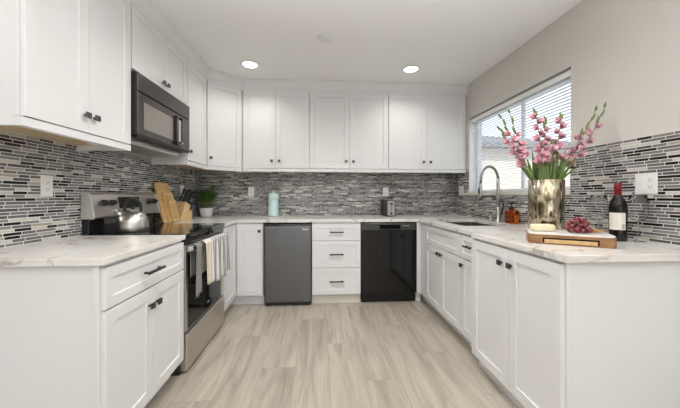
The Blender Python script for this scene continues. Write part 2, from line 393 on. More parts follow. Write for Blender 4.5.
class MB:
    """Collects shapes in WORLD coordinates; build() turns them into ONE mesh object."""
    def __init__(s):
        s.bm = bmesh.new()
    def faces_from(s, verts, faces, smooth=False):
        vs_ = [s.bm.verts.new(v) for v in verts]
        out = []
        for f in faces:
            try:
                fc = s.bm.faces.new([vs_[i] for i in f]); fc.smooth = smooth; out.append(fc)
            except ValueError:
                pass
        return vs_, out
    def box(s, x0, x1, y0, y1, z0, z1, bev=0.0, mat4=None, seg=2):
        v = [Vector((x, y, z)) for x in (x0, x1) for y in (y0, y1) for z in (z0, z1)]
        if mat4: v = [mat4 @ q for q in v]
        f = [(0, 1, 3, 2), (4, 6, 7, 5), (0, 4, 5, 1), (2, 3, 7, 6), (0, 2, 6, 4), (1, 5, 7, 3)]
        vs_, fs = s.faces_from(v, f)
        if bev > 0:
            ed = list({e for fc in fs for e in fc.edges})
            bmesh.ops.bevel(s.bm, geom=ed, offset=bev, segments=seg, affect='EDGES', profile=0.5)
        return s
    def loft(s, loops, closed=True, cap0=True, cap1=True, smooth=False):
        n = len(loops[0])
        rows = [[s.bm.verts.new(p) for p in lp] for lp in loops]
        for a, b in zip(rows, rows[1:]):
            for i in range(n if closed else n - 1):
                j = (i + 1) % n
                fc = s.bm.faces.new((a[i], a[j], b[j], b[i])); fc.smooth = smooth
        if cap0: s.bm.faces.new(rows[0][::-1])
        if cap1: s.bm.faces.new(rows[-1])
        return s
    def prism(s, poly, axis0, axis1, ext, o=(0, 0, 0), bev=0.0, seg=2):
        """poly of (a,b) in the axis0/axis1 plane, swept by the vector ext."""
        o = Vector(o); A = Vector(axis0); B = Vector(axis1); E_ = Vector(ext)
        lo = [o + A * p[0] + B * p[1] for p in poly]
        before = set(s.bm.faces)
        s.loft([lo, [p + E_ for p in lo]])
        if bev:
            fs = [f for f in s.bm.faces if f not in before]
            ed = list({e for f in fs for e in f.edges})
            bmesh.ops.bevel(s.bm, geom=ed, offset=bev, segments=seg, affect='EDGES', profile=0.5)
        return s
    def lathe(s, prof, c, n=32, axis=(0, 0, 1), smooth=True, closed_prof=False):
        ax = Vector(axis).normalized()
        t = Vector((1, 0, 0)) if abs(ax.x) < 0.9 else Vector((0, 1, 0))
        u = ax.cross(t).normalized(); v = ax.cross(u)
        c = Vector(c)
        loops = []
        for r, z in prof:
            loops.append([c + ax * z + (u * math.cos(2 * PI * k / n) + v * math.sin(2 * PI * k / n)) * max(r, 1e-5) for k in range(n)])
        if closed_prof:
            loops.append(loops[0])
            rows = [[s.bm.verts.new(p) for p in lp] for lp in loops[:-1]]
            rows.append(rows[0])
            for a, b in zip(rows, rows[1:]):
                for i in range(n):
                    j = (i + 1) % n
                    fc = s.bm.faces.new((a[i], a[j], b[j], b[i])); fc.smooth = smooth
            return s
        return s.loft(loops, smooth=smooth)
    def cyl(s, p0, p1, r, n=16, r1=None, smooth=True):
        p0 = Vector(p0); p1 = Vector(p1); d = p1 - p0
        return s.lathe([(r, 0), (r if r1 is None else r1, d.length)], p0, n, d, smooth)
    def tube(s, pts, r, n=10, smooth=True, flat=1.0):
        pts = [Vector(p) for p in pts]
        m = len(pts)
        rs = r if isinstance(r, (list, tuple)) else [r] * m
        loops = []
        prev = None
        for i, p in enumerate(pts):
            t = (pts[min(i + 1, m - 1)] - pts[max(i - 1, 0)]).normalized()
            if prev is None:
                a = Vector((0, 0, 1)) if abs(t.z) < 0.9 else Vector((1, 0, 0))
                u = t.cross(a).normalized()
            else:
                u = (prev - t * prev.dot(t)).normalized()
            prev = u
            v = t.cross(u)
            loops.append([p + (u * math.cos(2 * PI * k / n) + v * math.sin(2 * PI * k / n) * flat) * rs[i] for k in range(n)])
        return s.loft(loops, smooth=smooth)
    def ball(s, c, rx, ry=None, rz=None, rot=None, seg=12, rings=8):
        ry = rx if ry is None else ry; rz = rx if rz is None else rz
        c = Vector(c)
        mt = rot if rot is not None else Matrix.Identity(3)
        loops = []
        for i in range(rings + 1):
            th = PI * i / rings
            st = max(math.sin(th), 0.02)
            loops.append([c + mt @ Vector((rx * st * math.cos(2 * PI * k / seg), ry * st * math.sin(2 * PI * k / seg), -rz * math.cos(th))) for k in range(seg)])
        return s.loft(loops, smooth=True)
    def build(s, name, mat, parent=None, org=None, recalc=True):
        if recalc: bmesh.ops.recalc_face_normals(s.bm, faces=s.bm.faces)
        o_ = Vector(org) if org is not None else (ORG[parent.name] if parent is not None else Vector((0, 0, 0)))
        for v in s.bm.verts: v.co -= o_
        me = bpy.data.meshes.new(name)
        s.bm.to_mesh(me); s.bm.free()
        me.materials.append(mat)
        ob = bpy.data.objects.new(name, me)
        COL.objects.link(ob)
        if parent is not None: ob.parent = parent
        else: ob.location = o_
        ORG[ob.name] = o_
        return ob

def tag(o, label, cat, group=None):
    o['label'] = label; o['category'] = cat
    if group: o['group'] = group
    return o

def thing(name, label, cat, loc, group=None):
    o = bpy.data.objects.new(name, None)
    COL.objects.link(o)
    o.empty_display_size = 0.05
    o.location = loc
    ORG[o.name] = Vector(loc)
    return tag(o, label, cat, group)

def struct(o, label=None):
    o['kind'] = 'structure'
    if label: o['label'] = label
    return o

def sbox(name, mat, *b, bev=0.0, parent=None):
    return MB().box(*b, bev=bev).build(name, mat, parent)

X_, Y_, Z_ = Vector((1, 0, 0)), Vector((0, 1, 0)), Vector((0, 0, 1))

class Face:
    """A cabinet front: origin O on the carcass plane, U along it, N out of it."""
    def __init__(s, O, U, N):
        s.O, s.U, s.N = Vector(O), Vector(U).normalized(), Vector(N).normalized()
    def p(s, u, z, w=0.0):
        return s.O + s.U * u + Z_ * z + s.N * w
    def rect(s, u0, u1, z0, z1, w):
        return [s.p(u0, z0, w), s.p(u1, z0, w), s.p(u1, z1, w), s.p(u0, z1, w)]

T = 0.019
def front(F, root, name, u0, u1, z0, z1, mat=None, rail=0.058, label=None):
    """Shaker front: flat frame round a recessed centre panel, one closed mesh."""
    mb = MB()
    b = 0.0018
    def lp(i, w): return F.rect(u0 + i, u1 - i, z0 + i, z1 - i, w)
    mb.loft([lp(0, 0.0005), lp(0, T - b), lp(b, T), lp(rail, T), lp(rail + 0.0018, T - 0.0070)])
    o = mb.build(name, mat or M['cab'], root)
    if label: o['label'] = label
    return o

def knob(F, parent, u, z, mat):
    mb = MB()
    mb.cyl(F.p(u, z, T), F.p(u, z, T + 0.016), 0.0065, 10)
    a = 0.0145
    def r(i, w): return F.rect(u - a + i, u + a - i, z - a + i, z + a - i, w)
    mb.loft([r(0.001, T + 0.015), r(0, T + 0.0165), r(0, T + 0.0235), r(0.0015, T + 0.026)])
    return mb.build('knob', mat, parent)

def pull(F, parent, u, z, L, mat):
    mb = MB()
    for s_ in (-1, 1):
        uu = u + s_ * (L / 2 - 0.016)
        mb.loft([F.rect(uu - 0.005, uu + 0.005, z - 0.005, z + 0.005, w) for w in (T, T + 0.026)])
    mb.loft([F.rect(u - L / 2 + i, u + L / 2 - i, z - 0.006 + i, z + 0.006 - i, w) for i, w in ((0.001, T + 0.022), (0, T + 0.023), (0, T + 0.033), (0.001, T + 0.034))])
    return mb.build('pull', mat, parent)

# ------------------------------------------------------------------ the room
XL, XR, YB, H = -1.5163, 1.8145, 3.7348, 2.518
YR = -3.6
struct(sbox('floor', M['floor'], XL - .15, XR + .16, YR - .15, YB + .15, -0.10, 0.0), 'light grey oak plank floor')
struct(sbox('ceiling', M['ceil'], XL - .15, XR + .16, YR - .15, YB + .15, H, H + 0.12), 'flat off-white ceiling')
wl = struct(sbox('wall_left', M['wall'], XL - .15, XL, YR, YB + .15, 0, H))
wb = struct(sbox('wall_back', M['wall'], XL, XR, YB, YB + .15, 0, H))
WY0, WY1, WZ0, WZ1 = 1.957, 3.371, 1.209, 2.104
XO = XR + 0.16
mb = MB()
mb.box(XR, XO, YR, WY0, 0, H); mb.box(XR, XO, WY1, YB + .15, 0, H)
mb.box(XR, XO, WY0, WY1, 0, WZ0 - 0.034); mb.box(XR, XO, WY0, WY1, WZ1, H)
wr = struct(mb.build('wall_right', M['wall']), 'greige painted wall with the window')
mb = MB()
OX0, OX1, OZ = -1.35, 1.65, 2.2
mb.box(XL, OX0, YR - .15, YR, 0, H); mb.box(OX1, XR, YR - .15, YR, 0, H); mb.box(OX0, OX1, YR - .15, YR, OZ, H)
struct(mb.build('wall_rear', M['rear']))
mb = MB()   # frame of the patio door behind the camera
for a, b in ((OX0, OX0 + .06), (0.12, 0.18), (OX1 - .06, OX1)): mb.box(a, b, YR - .12, YR - .04, 0, OZ)
mb.box(OX0, OX1, YR - .12, YR - .04, OZ - .06, OZ)
struct(mb.build('door_1', M['trim']))

# mosaic backsplash: a layer bonded to each wall
TT = 0.008
def back_tile(root, *boxes):
    mb = MB()
    for b in boxes: mb.box(*b)
    o = mb.build('backsplash', M['tile'], root)
    o['label'] = 'mosaic backsplash of thin grey, black and cream strips'
    o['kind'] = 'structure'
ORG.update({k: Vector((0, 0, 0)) for k in ('wall_left', 'wall_back', 'wall_right')})
ZC = 0.9142
back_tile(wl, (XL, XL + TT, -0.2, YB, ZC, 1.5))
back_tile(wb, (XL + TT, XR - TT, YB - TT, YB, ZC, 1.5))
back_tile(wr, (XR - TT, XR, 0.0, WY0 - .002, ZC, 1.496), (XR - TT, XR, WY0 - .002, WY1, ZC, WZ0 - .034), (XR - TT, XR, WY1, YB - TT, ZC, 1.496))

# window: sill, frame, panes
o = MB().box(XR - .022, XO, WY0 - .012, WY1, WZ0 - .032, WZ0, bev=.003).box(XR - .022, XR - TT, WY1 - .002, 3.462, WZ0 - .032, WZ0, bev=.003).build('trim_1', M['stone'])
struct(o, 'cream stone window sill')
win = bpy.data.objects.new('window_1', None); COL.objects.link(win); ORG['window_1'] = Vector((XO - .05, 2.66, WZ0)); win.location = ORG['window_1']
struct(win, 'white framed sliding window over the sink')
mb = MB(); fx0, fx1 = 1.902, 1.962
mb.box(fx0, fx1, WY0, WY0 + .045, WZ0, WZ1, bev=.003); mb.box(fx0, fx1, WY1 - .028, WY1, WZ0, WZ1, bev=.003)
mb.box(fx0, fx1, WY0 + .045, WY1 - .045, WZ0, WZ0 + .03, bev=.003); mb.box(fx0, fx1, WY0 + .045, WY1 - .045, WZ1 - .05, WZ1, bev=.003)
mb.box(1.926, 1.950, 2.588, 2.622, WZ0 + .03, WZ1 - .05, bev=.003)
struct(mb.build('frame', M['trim'], win))
for a, b in ((WY0 + .043, 2.587), (2.623, WY1 - .027)):
    struct(sbox('pane', M['pane'], 1.935, 1.941, a, b, WZ0 + .028, WZ1 - .048, parent=win))
mb = MB()   # painted reveals lining the opening
mb.box(XR + .001, fx0 - .001, WY1 - .006, WY1 - .0005, WZ0 + .001, WZ1 - .0005)
struct(mb.build('reveal', M['trim'], win))

# crown moulding along all the wall cabinets
UXF, UYF = -1.211, 3.439            # carcass front planes of the wall cabinets
DGA, DGB = Vector((UXF, 3.165, 0)), Vector((-0.905, UYF, 0))      # diagonal corner cabinet front
def sweep(name, pts, prof, mat):
    pts = [Vector((p[0], p[1], 0)) for p in pts]
    loops = []
    for i, p in enumerate(pts):
        ds = []
        if i: ds.append((p - pts[i - 1]).normalized())
        if i < len(pts) - 1: ds.append((pts[i + 1] - p).normalized())
        ns = [Vector((d.y, -d.x, 0)) for d in ds]
        n = sum(ns, Vector()).normalized()
        k = 1.0 / max(0.3, n.dot(ns[0]))
        loops.append([p + n * (a * k) + Z_ * z for a, z in prof])
    return MB().loft(loops).build(name, mat)
crown = [(0.0, 2.398), (0.021, 2.398), (0.022, 2.432), (0.028, 2.436), (0.032, 2.455), (0.042, 2.482), (0.056, 2.500), (0.060, 2.505), (0.060, 2.517), (0.0, 2.517)]
struct(sweep('trim_2', [(XL, 1.249), (UXF, 1.249), (DGA.x, DGA.y), (DGB.x, DGB.y), (XR - .001, UYF)], crown, M['cab']), 'white crown moulding above the wall cabinets')

# ------------------------------------------------------------------ outside the window
struct(sbox('ground', M['ground'], XO, 16, -6, 22, -0.4, -0.2))
nh = thing('neighbor_house', 'tan stucco house with grey roof outside the window', 'house', (6, 9, -0.2))
sbox('wall', M['stucco'], 3.6, 9.0, 9.0, 14, -0.2, 2.76, parent=nh)
mb = MB()
ov = 0.35
a = [(3.6 - ov, 9 - ov, 2.72), (9 + ov, 9 - ov, 2.72), (9 + ov, 14 + ov, 2.72), (3.6 - ov, 14 + ov, 2.72)]
mb.loft([a, [(x, y, z + .12) for x, y, z in a], [(5.0, 11.0, 3.55), (6.8, 11.0, 3.55), (6.8, 12, 3.55), (5.0, 12, 3.55)]])
mb.build('roof', M['roof'], nh)

# ------------------------------------------------------------------ base cabinets
BZ0, BZ1 = 0.100, 0.8832
FL = Face((-0.888, 0, 0), (0, 1, 0), (1, 0, 0))          # left run, u = Y
FB = Face((0, 3.109, 0), (1, 0, 0), (0, -1, 0))          # back run, u = X
FR = Face((1.109, 0, 0), (0, 1, 0), (-1, 0, 0))          # sink run, u = Y
FP = Face((1.059, 0, 0), (0, 1, 0), (-1, 0, 0))          # end cabinet, u = Y
blk = M['black']

c = thing('base_cabinet', 'white base cabinet left of the range with one drawer over two doors', 'cabinet', (-1.2, 1.58, 0))
sbox('body', M['cab'], XL + .002, -.907, 1.242, 1.924, BZ0, BZ1, parent=c)
mb = MB(); mb.box(-.907, -.888, 1.226, 1.262, BZ0, BZ1, bev=.001); mb.box(-.907, -.888, 1.262, 1.924, BZ0, BZ1)
mb.build('face_frame', M['cab'], c)
sbox('toe_kick', M['cab'], XL + .002, -.955, 1.240, 1.924, 0.0, BZ0, parent=c)
d = front(FL, c, 'drawer', 1.240, 1.918, 0.697, 0.868, rail=0.045); pull(FL, d, 1.560, 0.780, 0.15, blk)
d = front(FL, c, 'door', 1.240, 1.577, 0.112, 0.689); knob(FL, d, 1.540, 0.602, blk)
d = front(FL, c, 'door', 1.580, 1.918, 0.112, 0.689); knob(FL, d, 1.603, 0.602, blk)

c = thing('corner_base_cabinet', 'white corner base cabinet between the range and the small refrigerator', 'cabinet', (-1.1, 3.3, 0))
mb = MB(); mb.box(XL + .002, -.888, 2.700, YB - .002, BZ0, BZ1); mb.box(-.888, -.592, 3.109, YB - .002, BZ0, BZ1)
mb.build('body', M['cab'], c)
mb = MB(); mb.box(XL + .002, -.945, 2.700, YB - .002, 0, BZ0); mb.box(-.945, -.592, 3.160, YB - .002, 0, BZ0)
mb.build('toe_kick', M['cab'], c)
front(FL, c, 'door', 2.706, 3.083, 0.112, 0.868)
d = front(FB, c, 'door', -0.862, -0.600, 0.112, 0.868); knob(FB, d, -0.627, 0.795, blk)

c = thing('drawer_base_cabinet', 'white three-drawer base cabinet between the small refrigerator and the dishwasher', 'cabinet', (0.19, 3.4, 0))
sbox('body', M['cab'], -.076, .452, 3.109, YB - .002, BZ0, BZ1, parent=c)
sbox('toe_kick', M['toe'], -.076, .452, 3.132, YB - .05, 0, BZ0, parent=c)
for z0, z1 in ((.106, .392), (.397, .682), (.687, .868)):
    d = front(FB, c, 'drawer', -.072, .448, z0, z1, rail=0.05); pull(FB, d, 0.188, (z0 + z1) / 2, 0.15, blk)

c = thing('sink_base_cabinet', 'white sink base cabinet with false drawer front over two doors under the window', 'cabinet', (1.45, 2.5, 0))
mb = MB(); mb.box(1.109, 1.127, 2.158, 3.112, BZ0, BZ1); mb.box(1.127, XR - .01, 2.158, 2.176, BZ0, BZ1)
mb.box(1.127, XR - .01, 2.176, 3.112, BZ0, .60); mb.box(1.071, 1.109, 3.090, 3.112, BZ0, BZ1); mb.box(1.109, XR - .01, 3.112, YB - .01, BZ0, BZ1)
mb.box(1.78, XR - .01, 2.176, 3.112, .60, BZ1)
mb.build('body', M['cab'], c)
mb = MB(); mb.box(1.172, XR - .01, 2.158, YB - .01, 0, BZ0); mb.box(1.071, 1.125, 3.132, 3.30, 0, BZ0)
mb.build('toe_kick', M['cab'], c)
front(FR, c, 'false_drawer_front', 2.162, 2.885, 0.694, 0.868, rail=0.045)
d = front(FR, c, 'door', 2.525, 2.885, 0.112, 0.687); knob(FR, d, 2.556, 0.640, blk)
d = front(FR, c, 'door', 2.162, 2.522, 0.112, 0.687); knob(FR, d, 2.490, 0.640, blk)

c = thing('narrow_base_cabinet', 'narrow white base cabinet with drawer over door beside the sink cabinet', 'cabinet', (1.45, 2.03, 0))
sbox('body', M['cab'], 1.109, XR - .01, 1.908, 2.155, BZ0, BZ1, parent=c)
sbox('toe_kick', M['cab'], 1.172, XR - .01, 1.908, 2.155, 0, BZ0, parent=c)
d = front(FR, c, 'drawer', 1.908, 2.151, 0.694, 0.868, rail=0.04); pull(FR, d, 2.012, 0.795, 0.10, blk)
d = front(FR, c, 'door', 1.908, 2.151, 0.112, 0.687); knob(FR, d, 2.118, 0.640, blk)

c = thing('end_base_cabinet', 'white two-door base cabinet at the near right end of the counter', 'cabinet', (1.33, 1.5, 0))
sbox('body', M['cab'], 1.078, 1.611, 1.166, 1.903, 0.088, BZ1, parent=c)
mb = MB(); mb.box(1.059, 1.078, 1.160, 1.192, .088, BZ1, bev=.001); mb.box(1.059, 1.078, 1.192, 1.905, .088, BZ1)
mb.build('face_frame', M['cab'], c)
sbox('toe_kick', M['cab'], 1.095, 1.611, 1.166, 1.903, 0, .088, parent=c)
d = front(FP, c, 'door', 1.172, 1.515, 0.094, 0.868); knob(FP, d, 1.490, 0.786, blk)
d = front(FP, c, 'door', 1.518, 1.901, 0.094, 0.868); knob(FP, d, 1.572, 0.786, blk)
sbox('filler_panel', M['cab'], 1.611, XR - .002, 1.230, 1.250, 0, BZ1, parent=c)

# ------------------------------------------------------------------ countertops
ZT0, ZT1 = 0.884, 0.914
mb = MB(); mb.box(XL + .001, -.8624, 1.2157, 1.929, ZT0, ZT1, bev=.0025)
tag(mb.build('countertop', M['quartz'], org=(-1.2, 1.57, ZT0)), 'short quartz countertop with brown veins left of the range', 'countertop')
SX0, SX1, SY0, SY1 = 1.215, 1.665, 2.34, 3.02
outer = [(XL + .001, 2.696), (-.8624, 2.696), (-.8624, 3.0854), (1.0812, 3.0854), (1.0812, 1.8928), (1.0338, 1.8928), (1.0338, 1.1369), (XR - .001, 1.1369), (XR - .001, YB - .001), (XL + .001, YB - .001)]
bm = bmesh.new()
vo = [bm.verts.new((x, y, ZT1)) for x, y in outer]
r_ = 0.05
inner = []
for cx_, cy_, a0 in ((SX1 - r_, SY1 - r_, 0), (SX0 + r_, SY1 - r_, 90), (SX0 + r_, SY0 + r_, 180), (SX1 - r_, SY0 + r_, 270)):
    for k in range(5):
        an = math.radians(a0 + k * 22.5); inner.append((cx_ + r_ * math.cos(an), cy_ + r_ * math.sin(an)))
vi = [bm.verts.new((x, y, ZT1)) for x, y in inner]
eds = [bm.edges.new((l[i], l[(i + 1) % len(l)])) for l in (vo, vi) for i in range(len(l))]
bmesh.ops.triangle_fill(bm, edges=eds, use_beauty=True)
ret = bmesh.ops.extrude_face_region(bm, geom=list(bm.faces))
bmesh.ops.translate(bm, verts=[g for g in ret['geom'] if isinstance(g, bmesh.types.BMVert)], vec=(0, 0, ZT0 - ZT1))
sharp = [e for e in bm.edges if len(e.link_faces) == 2 and e.calc_face_angle(0) > 1.2 and abs(e.verts[0].co.z - ZT1) < 1e-5 and abs(e.verts[1].co.z - ZT1) < 1e-5]
bmesh.ops.bevel(bm, geom=sharp, offset=.0025, segments=2, affect='EDGES', profile=.5)
mb = MB(); mb.bm.free(); mb.bm = bm
tag(mb.build('countertop', M['quartz'], org=(0.2, 3.4, ZT0)), 'long U-shaped quartz countertop running from the range past the sink to the right end', 'countertop')

sk = thing('sink', 'undermount stainless steel sink in the counter under the window', 'sink', (1.45, 2.67, 0.65))
def rrect(x0, x1, y0, y1, r, z):
    return [(a + r * math.cos(math.radians(t + k * 22.5)), b + r * math.sin(math.radians(t + k * 22.5)), z)
            for a, b, t in ((x1 - r, y1 - r, 0), (x0 + r, y1 - r, 90), (x0 + r, y0 + r, 180), (x1 - r, y0 + r, 270)) for k in range(5)]
def rr(i, r, z): return rrect(SX0 + i, SX1 - i, SY0 + i, SY1 - i, r, z)
MB().loft([rr(-.02, .06, .8815), rr(-.02, .06, .8835), rr(.004, .05, .8835), rr(.006, .05, .72), rr(.03, .05, .695), rr(.03, .05, .69), rr(.0, .05, .70), rr(-.001, .05, .8815)], cap0=False, cap1=False).build('basin', M['sink'], sk)
sb_ = MB(); sb_.loft([rr(.03, .05, .695), rr(.15, .05, .6945)], cap0=False, cap1=True); sb_.build('basin_floor', M['sink'], sk)
MB().lathe([(.045, .6955), (.045, .698), (.03, .699), (.028, .6965)], (1.45, 2.67, 0), 24).build('drain', M['nickel'], sk)

# ------------------------------------------------------------------ wall cabinets
GL = Face((UXF, 0, 0), (0, 1, 0), (1, 0, 0))
GB = Face((0, UYF, 0), (1, 0, 0), (0, -1, 0))
UZ0, UZ1 = 1.4915, 2.397
pw = M['pewter']
RB = 1.450
def under(root, *b):
    o = sbox('bottom_panel', M['ply'], *b, parent=root); o['label'] = 'tan plywood underside'
c = thing('wall_cabinet', 'white two-door wall cabinet at the near left above the short counter', 'cabinet', (-1.35, 1.58, 1.45))
sbox('body', M['cab'], XL + .001, UXF, 1.250, 1.921, 1.486, 2.515, parent=c)
mb = MB(); mb.box(UXF - .019, UXF + .0002, 1.246, 1.275, 1.4885, 2.40, bev=.001)
mb.build('face_frame', M['cab'], c)
mb = MB(); mb.box(UXF - .018, UXF + .016, 1.2455, 1.921, RB, 1.4865, bev=.002); mb.box(XL + TT, UXF - .018, 1.2455, 1.263, RB, 1.4865, bev=.002); mb.box(XL + TT, UXF - .018, 1.904, 1.921, RB, 1.4865, bev=.002)
mb.build('light_rail', M['cab'], c)
under(c, XL + TT, UXF - .019, 1.264, 1.903, 1.480, 1.4855)
d = front(GL, c, 'door', 1.256, 1.582, UZ0, UZ1); knob(GL, d, 1.553, 1.577, pw)
d = front(GL, c, 'door', 1.585, 1.916, UZ0, UZ1); knob(GL, d, 1.614, 1.577, pw)
p = thing('puck_light', 'small round puck light under the near left wall cabinet', 'light', (-1.33, 1.80, 1.47))
MB().lathe([(.034, 1.4795), (.034, 1.468), (.028, 1.466), (.026, 1.4675)], (-1.33, 1.80, 0), 24).build('housing', M['trim'], p)
MB().lathe([(.026, 1.4674), (.0255, 1.4655), (.012, 1.4645)], (-1.33, 1.80, 0), 24).build('lens', M['plate'], p)

c = thing('wall_cabinet', 'short white wall cabinet with two doors above the microwave', 'cabinet', (-1.35, 2.31, 1.97))
sbox('body', M['cab'], XL + .001, UXF, 1.924, 2.700, 1.972, 2.515, parent=c)
d = front(GL, c, 'door', 1.928, 2.310, 1.982, UZ1); knob(GL, d, 2.282, 2.030, pw)
d = front(GL, c, 'door', 2.313, 2.696, 1.982, UZ1); knob(GL, d, 2.341, 2.030, pw)

c = thing('wall_cabinet', 'narrow white wall cabinet with one door right of the microwave', 'cabinet', (-1.35, 2.93, 1.45))
sbox('body', M['cab'], XL + .001, UXF, 2.703, 3.160, 1.486, 2.515, parent=c)
mb = MB(); mb.box(UXF - .018, UXF + .016, 2.704, 3.158, RB, 1.4865, bev=.002); mb.box(XL + TT, UXF - .018, 2.704, 2.721, RB, 1.4865, bev=.002)
mb.build('light_rail', M['cab'], c)
under(c, XL + TT, UXF - .019, 2.722, 3.158, 1.480, 1.4855)
d = front(GL, c, 'door', 2.707, 3.150, UZ0, UZ1); knob(GL, d, 2.738, 1.577, pw)

c = thing('corner_wall_cabinet', 'white diagonal corner wall cabinet with one angled door', 'cabinet', (-1.3, 3.5, 1.45))
poly = [(XL + .001, 3.163), (UXF, 3.163), (DGA.x, DGA.y), (DGB.x, DGB.y), (-.895, UYF), (-.895, YB - .001), (XL + .001, YB - .001)]
MB().prism(poly, X_, Y_, (0, 0, 2.515 - 1.486), (0, 0, 1.486)).build('body', M['cab'], c)
du = (DGB - DGA); dl = du.length; du.normalize()
dn = Vector((du.y, -du.x, 0))
GD = Face(DGA, du, dn)
a, b = DGA + dn * .016, DGB + dn * .016
a2, b2 = DGA - dn * .018, DGB - dn * .018
MB().prism([(q.x, q.y) for q in (a, b, b2, a2)], X_, Y_, (0, 0, 1.4865 - RB), (0, 0, RB)).build('light_rail', M['cab'], c)
d = front(GD, c, 'door', 0.012, dl - .012, UZ0, UZ1); knob(GD, d, 0.045, 1.577, pw)
pol2 = [(XL + TT, 3.165), (UXF - .03, 3.165), (-.93, UYF + .02), (-.897, UYF + .02), (-.897, YB - TT), (XL + TT, YB - TT)]
o = MB().prism(pol2, X_, Y_, (0, 0, .0055), (0, 0, 1.480)).build('bottom_panel', M['ply'], c); o['label'] = 'tan plywood underside'

for k, (x0, xm, x1, lab) in enumerate(((-.887, -.509, -.113, 'white two-door wall cabinet next to the diagonal corner, above the mint bottle'),
                                  (-.110, .3655, .834, 'white two-door wall cabinet in the middle of the back wall, between its two neighbours'),
                                  (.837, 1.309, 1.790, 'white two-door wall cabinet at the right end of the back wall, by the window'))):
    c = thing('wall_cabinet', lab, 'cabinet', ((x0 + x1) / 2, 3.58, 1.45))
    xe = XR - .001 if k == 2 else x1 + .0015
    sbox('body', M['cab'], x0 - .001, xe, UYF, YB - .001, 1.486, 2.515, parent=c)
    sbox('light_rail', M['cab'], x0 - .001, (XR - TT - .001) if k == 2 else xe, UYF - .016, UYF + .018, RB, 1.4865, bev=.002, parent=c)
    under(c, x0, xe - TT - .001 if k == 2 else xe - .001, UYF + .019, YB - TT - .001, 1.480, 1.4855)
    d = front(GB, c, 'door', x0 + .002, xm - .0015, UZ0, UZ1); knob(GB, d, xm - .043, 1.577, pw)
    d = front(GB, c, 'door', xm + .0015, x1 - .002, UZ0, UZ1); knob(GB, d, xm + .043, 1.577, pw)

# ------------------------------------------------------------------ microwave over the range
c = thing('microwave', 'dark stainless over-the-range microwave with black loop handle', 'microwave', (-1.33, 2.31, 1.54))
sbox('body', M['blackp'], XL + TT + .001, -1.200, 1.932, 2.672, 1.552, 1.968, bev=.003, parent=c)
FM = Face((-1.200, 0, 0), (0, 1, 0), (1, 0, 0))
mb = MB()
y0, y1, z0, z1 = 1.932, 2.672, 1.562, 1.842
def ml(i, w): return FM.rect(y0 + i, y1 - i, z0 + i, z1 - i, w)
mb.loft([ml(0, .0005), ml(0, .035), ml(.006, .041), ml(.012, .041)])
mb.build('door', M['mwsteel'], c)
dm = [o for o in c.children if o.name.startswith('door')][0]
mb = MB()
mb.loft([FM.rect(1.992, 2.375, 1.610, 1.785, .0412), FM.rect(1.992, 2.375, 1.610, 1.785, .0425)])
o = mb.build('door_glass', M['mwglass'], dm); o['label'] = 'taupe glass window of the microwave door'
mb = MB(); mb.loft([FM.rect(1.972, 2.395, 1.592, 1.805, .0410), FM.rect(1.976, 2.391, 1.596, 1.801, .0416)]); mb.build('window_frame', M['mwsteel'], dm)
pts = []
hy0, hy1, hz0, hz1 = 2.400, 2.505, 1.582, 1.818
def handle_loop(hy, name):
    pass
mb = MB()
rr2 = []
for (a, b, t) in ((hy1 - .02, hz1 - .03, 0), (hy0 + .02, hz1 - .03, 90), (hy0 + .02, hz0 + .03, 180), (hy1 - .02, hz0 + .03, 270)):
    for k in range(5):
        an = math.radians(t + k * 22.5); rr2.append((a + .02 * math.cos(an), b + .03 * math.sin(an)))
rows = []
for w, sc in ((.041, 1.0), (.060, 1.0), (.066, .93), (.066, .66), (.060, .58), (.041, .58)):
    ym, zm = (hy0 + hy1) / 2, (hz0 + hz1) / 2
    sz = 1 - (1 - sc) * .28
    rows.append([FM.p(ym + (a - ym) * sc, zm + (b - zm) * sz, w) for a, b in rr2])
mb.loft(rows, cap0=False, cap1=False, smooth=False)
mb.build('handle', M['gloss'], dm)
mb = MB(); mb.loft([FM.rect(2.428, 2.477, 1.612, 1.788, .0420), FM.rect(2.428, 2.477, 1.612, 1.788, .058)]); mb.build('handle_backplate', M['steel'], dm)
mb = MB()
mb.loft([FM.rect(1.932, 2.672, 1.846, 1.966, .0005), FM.rect(1.932, 2.672, 1.846, 1.966, .036), FM.rect(1.935, 2.669, 1.849, 1.963, .040)])
mb.build('vent_panel', M['mwsteel'], c)
mb = MB()
mb.loft([FM.rect(2.545, 2.655, 1.600, 1.810, .0412), FM.rect(2.545, 2.655, 1.600, 1.810, .0420)])
mb.build('control_panel', M['mwsteel'], c)
mb = MB()
mb.box(-1.47, -1.24, 1.96, 2.655, 1.512, 1.5515, bev=.002)
mb.build('hood_base', M['steelh'], c)
mb = MB()
for k in range(8):
    mb.box(-1.45 + k * .026, -1.436 + k * .026, 1.98, 2.30, 1.509, 1.5119)
mb.build('grease_filter', M['steel'], c)
MB().box(-1.2, -1.164, 1.9295, 1.9315, 1.56, 1.966, bev=.0005).build('side_trim', M['blackp'], c)
MB().box(-1.18, -1.165, 1.94, 2.665, 1.548, 1.5615, bev=.002).build('bottom_lip', M['blackp'], c)

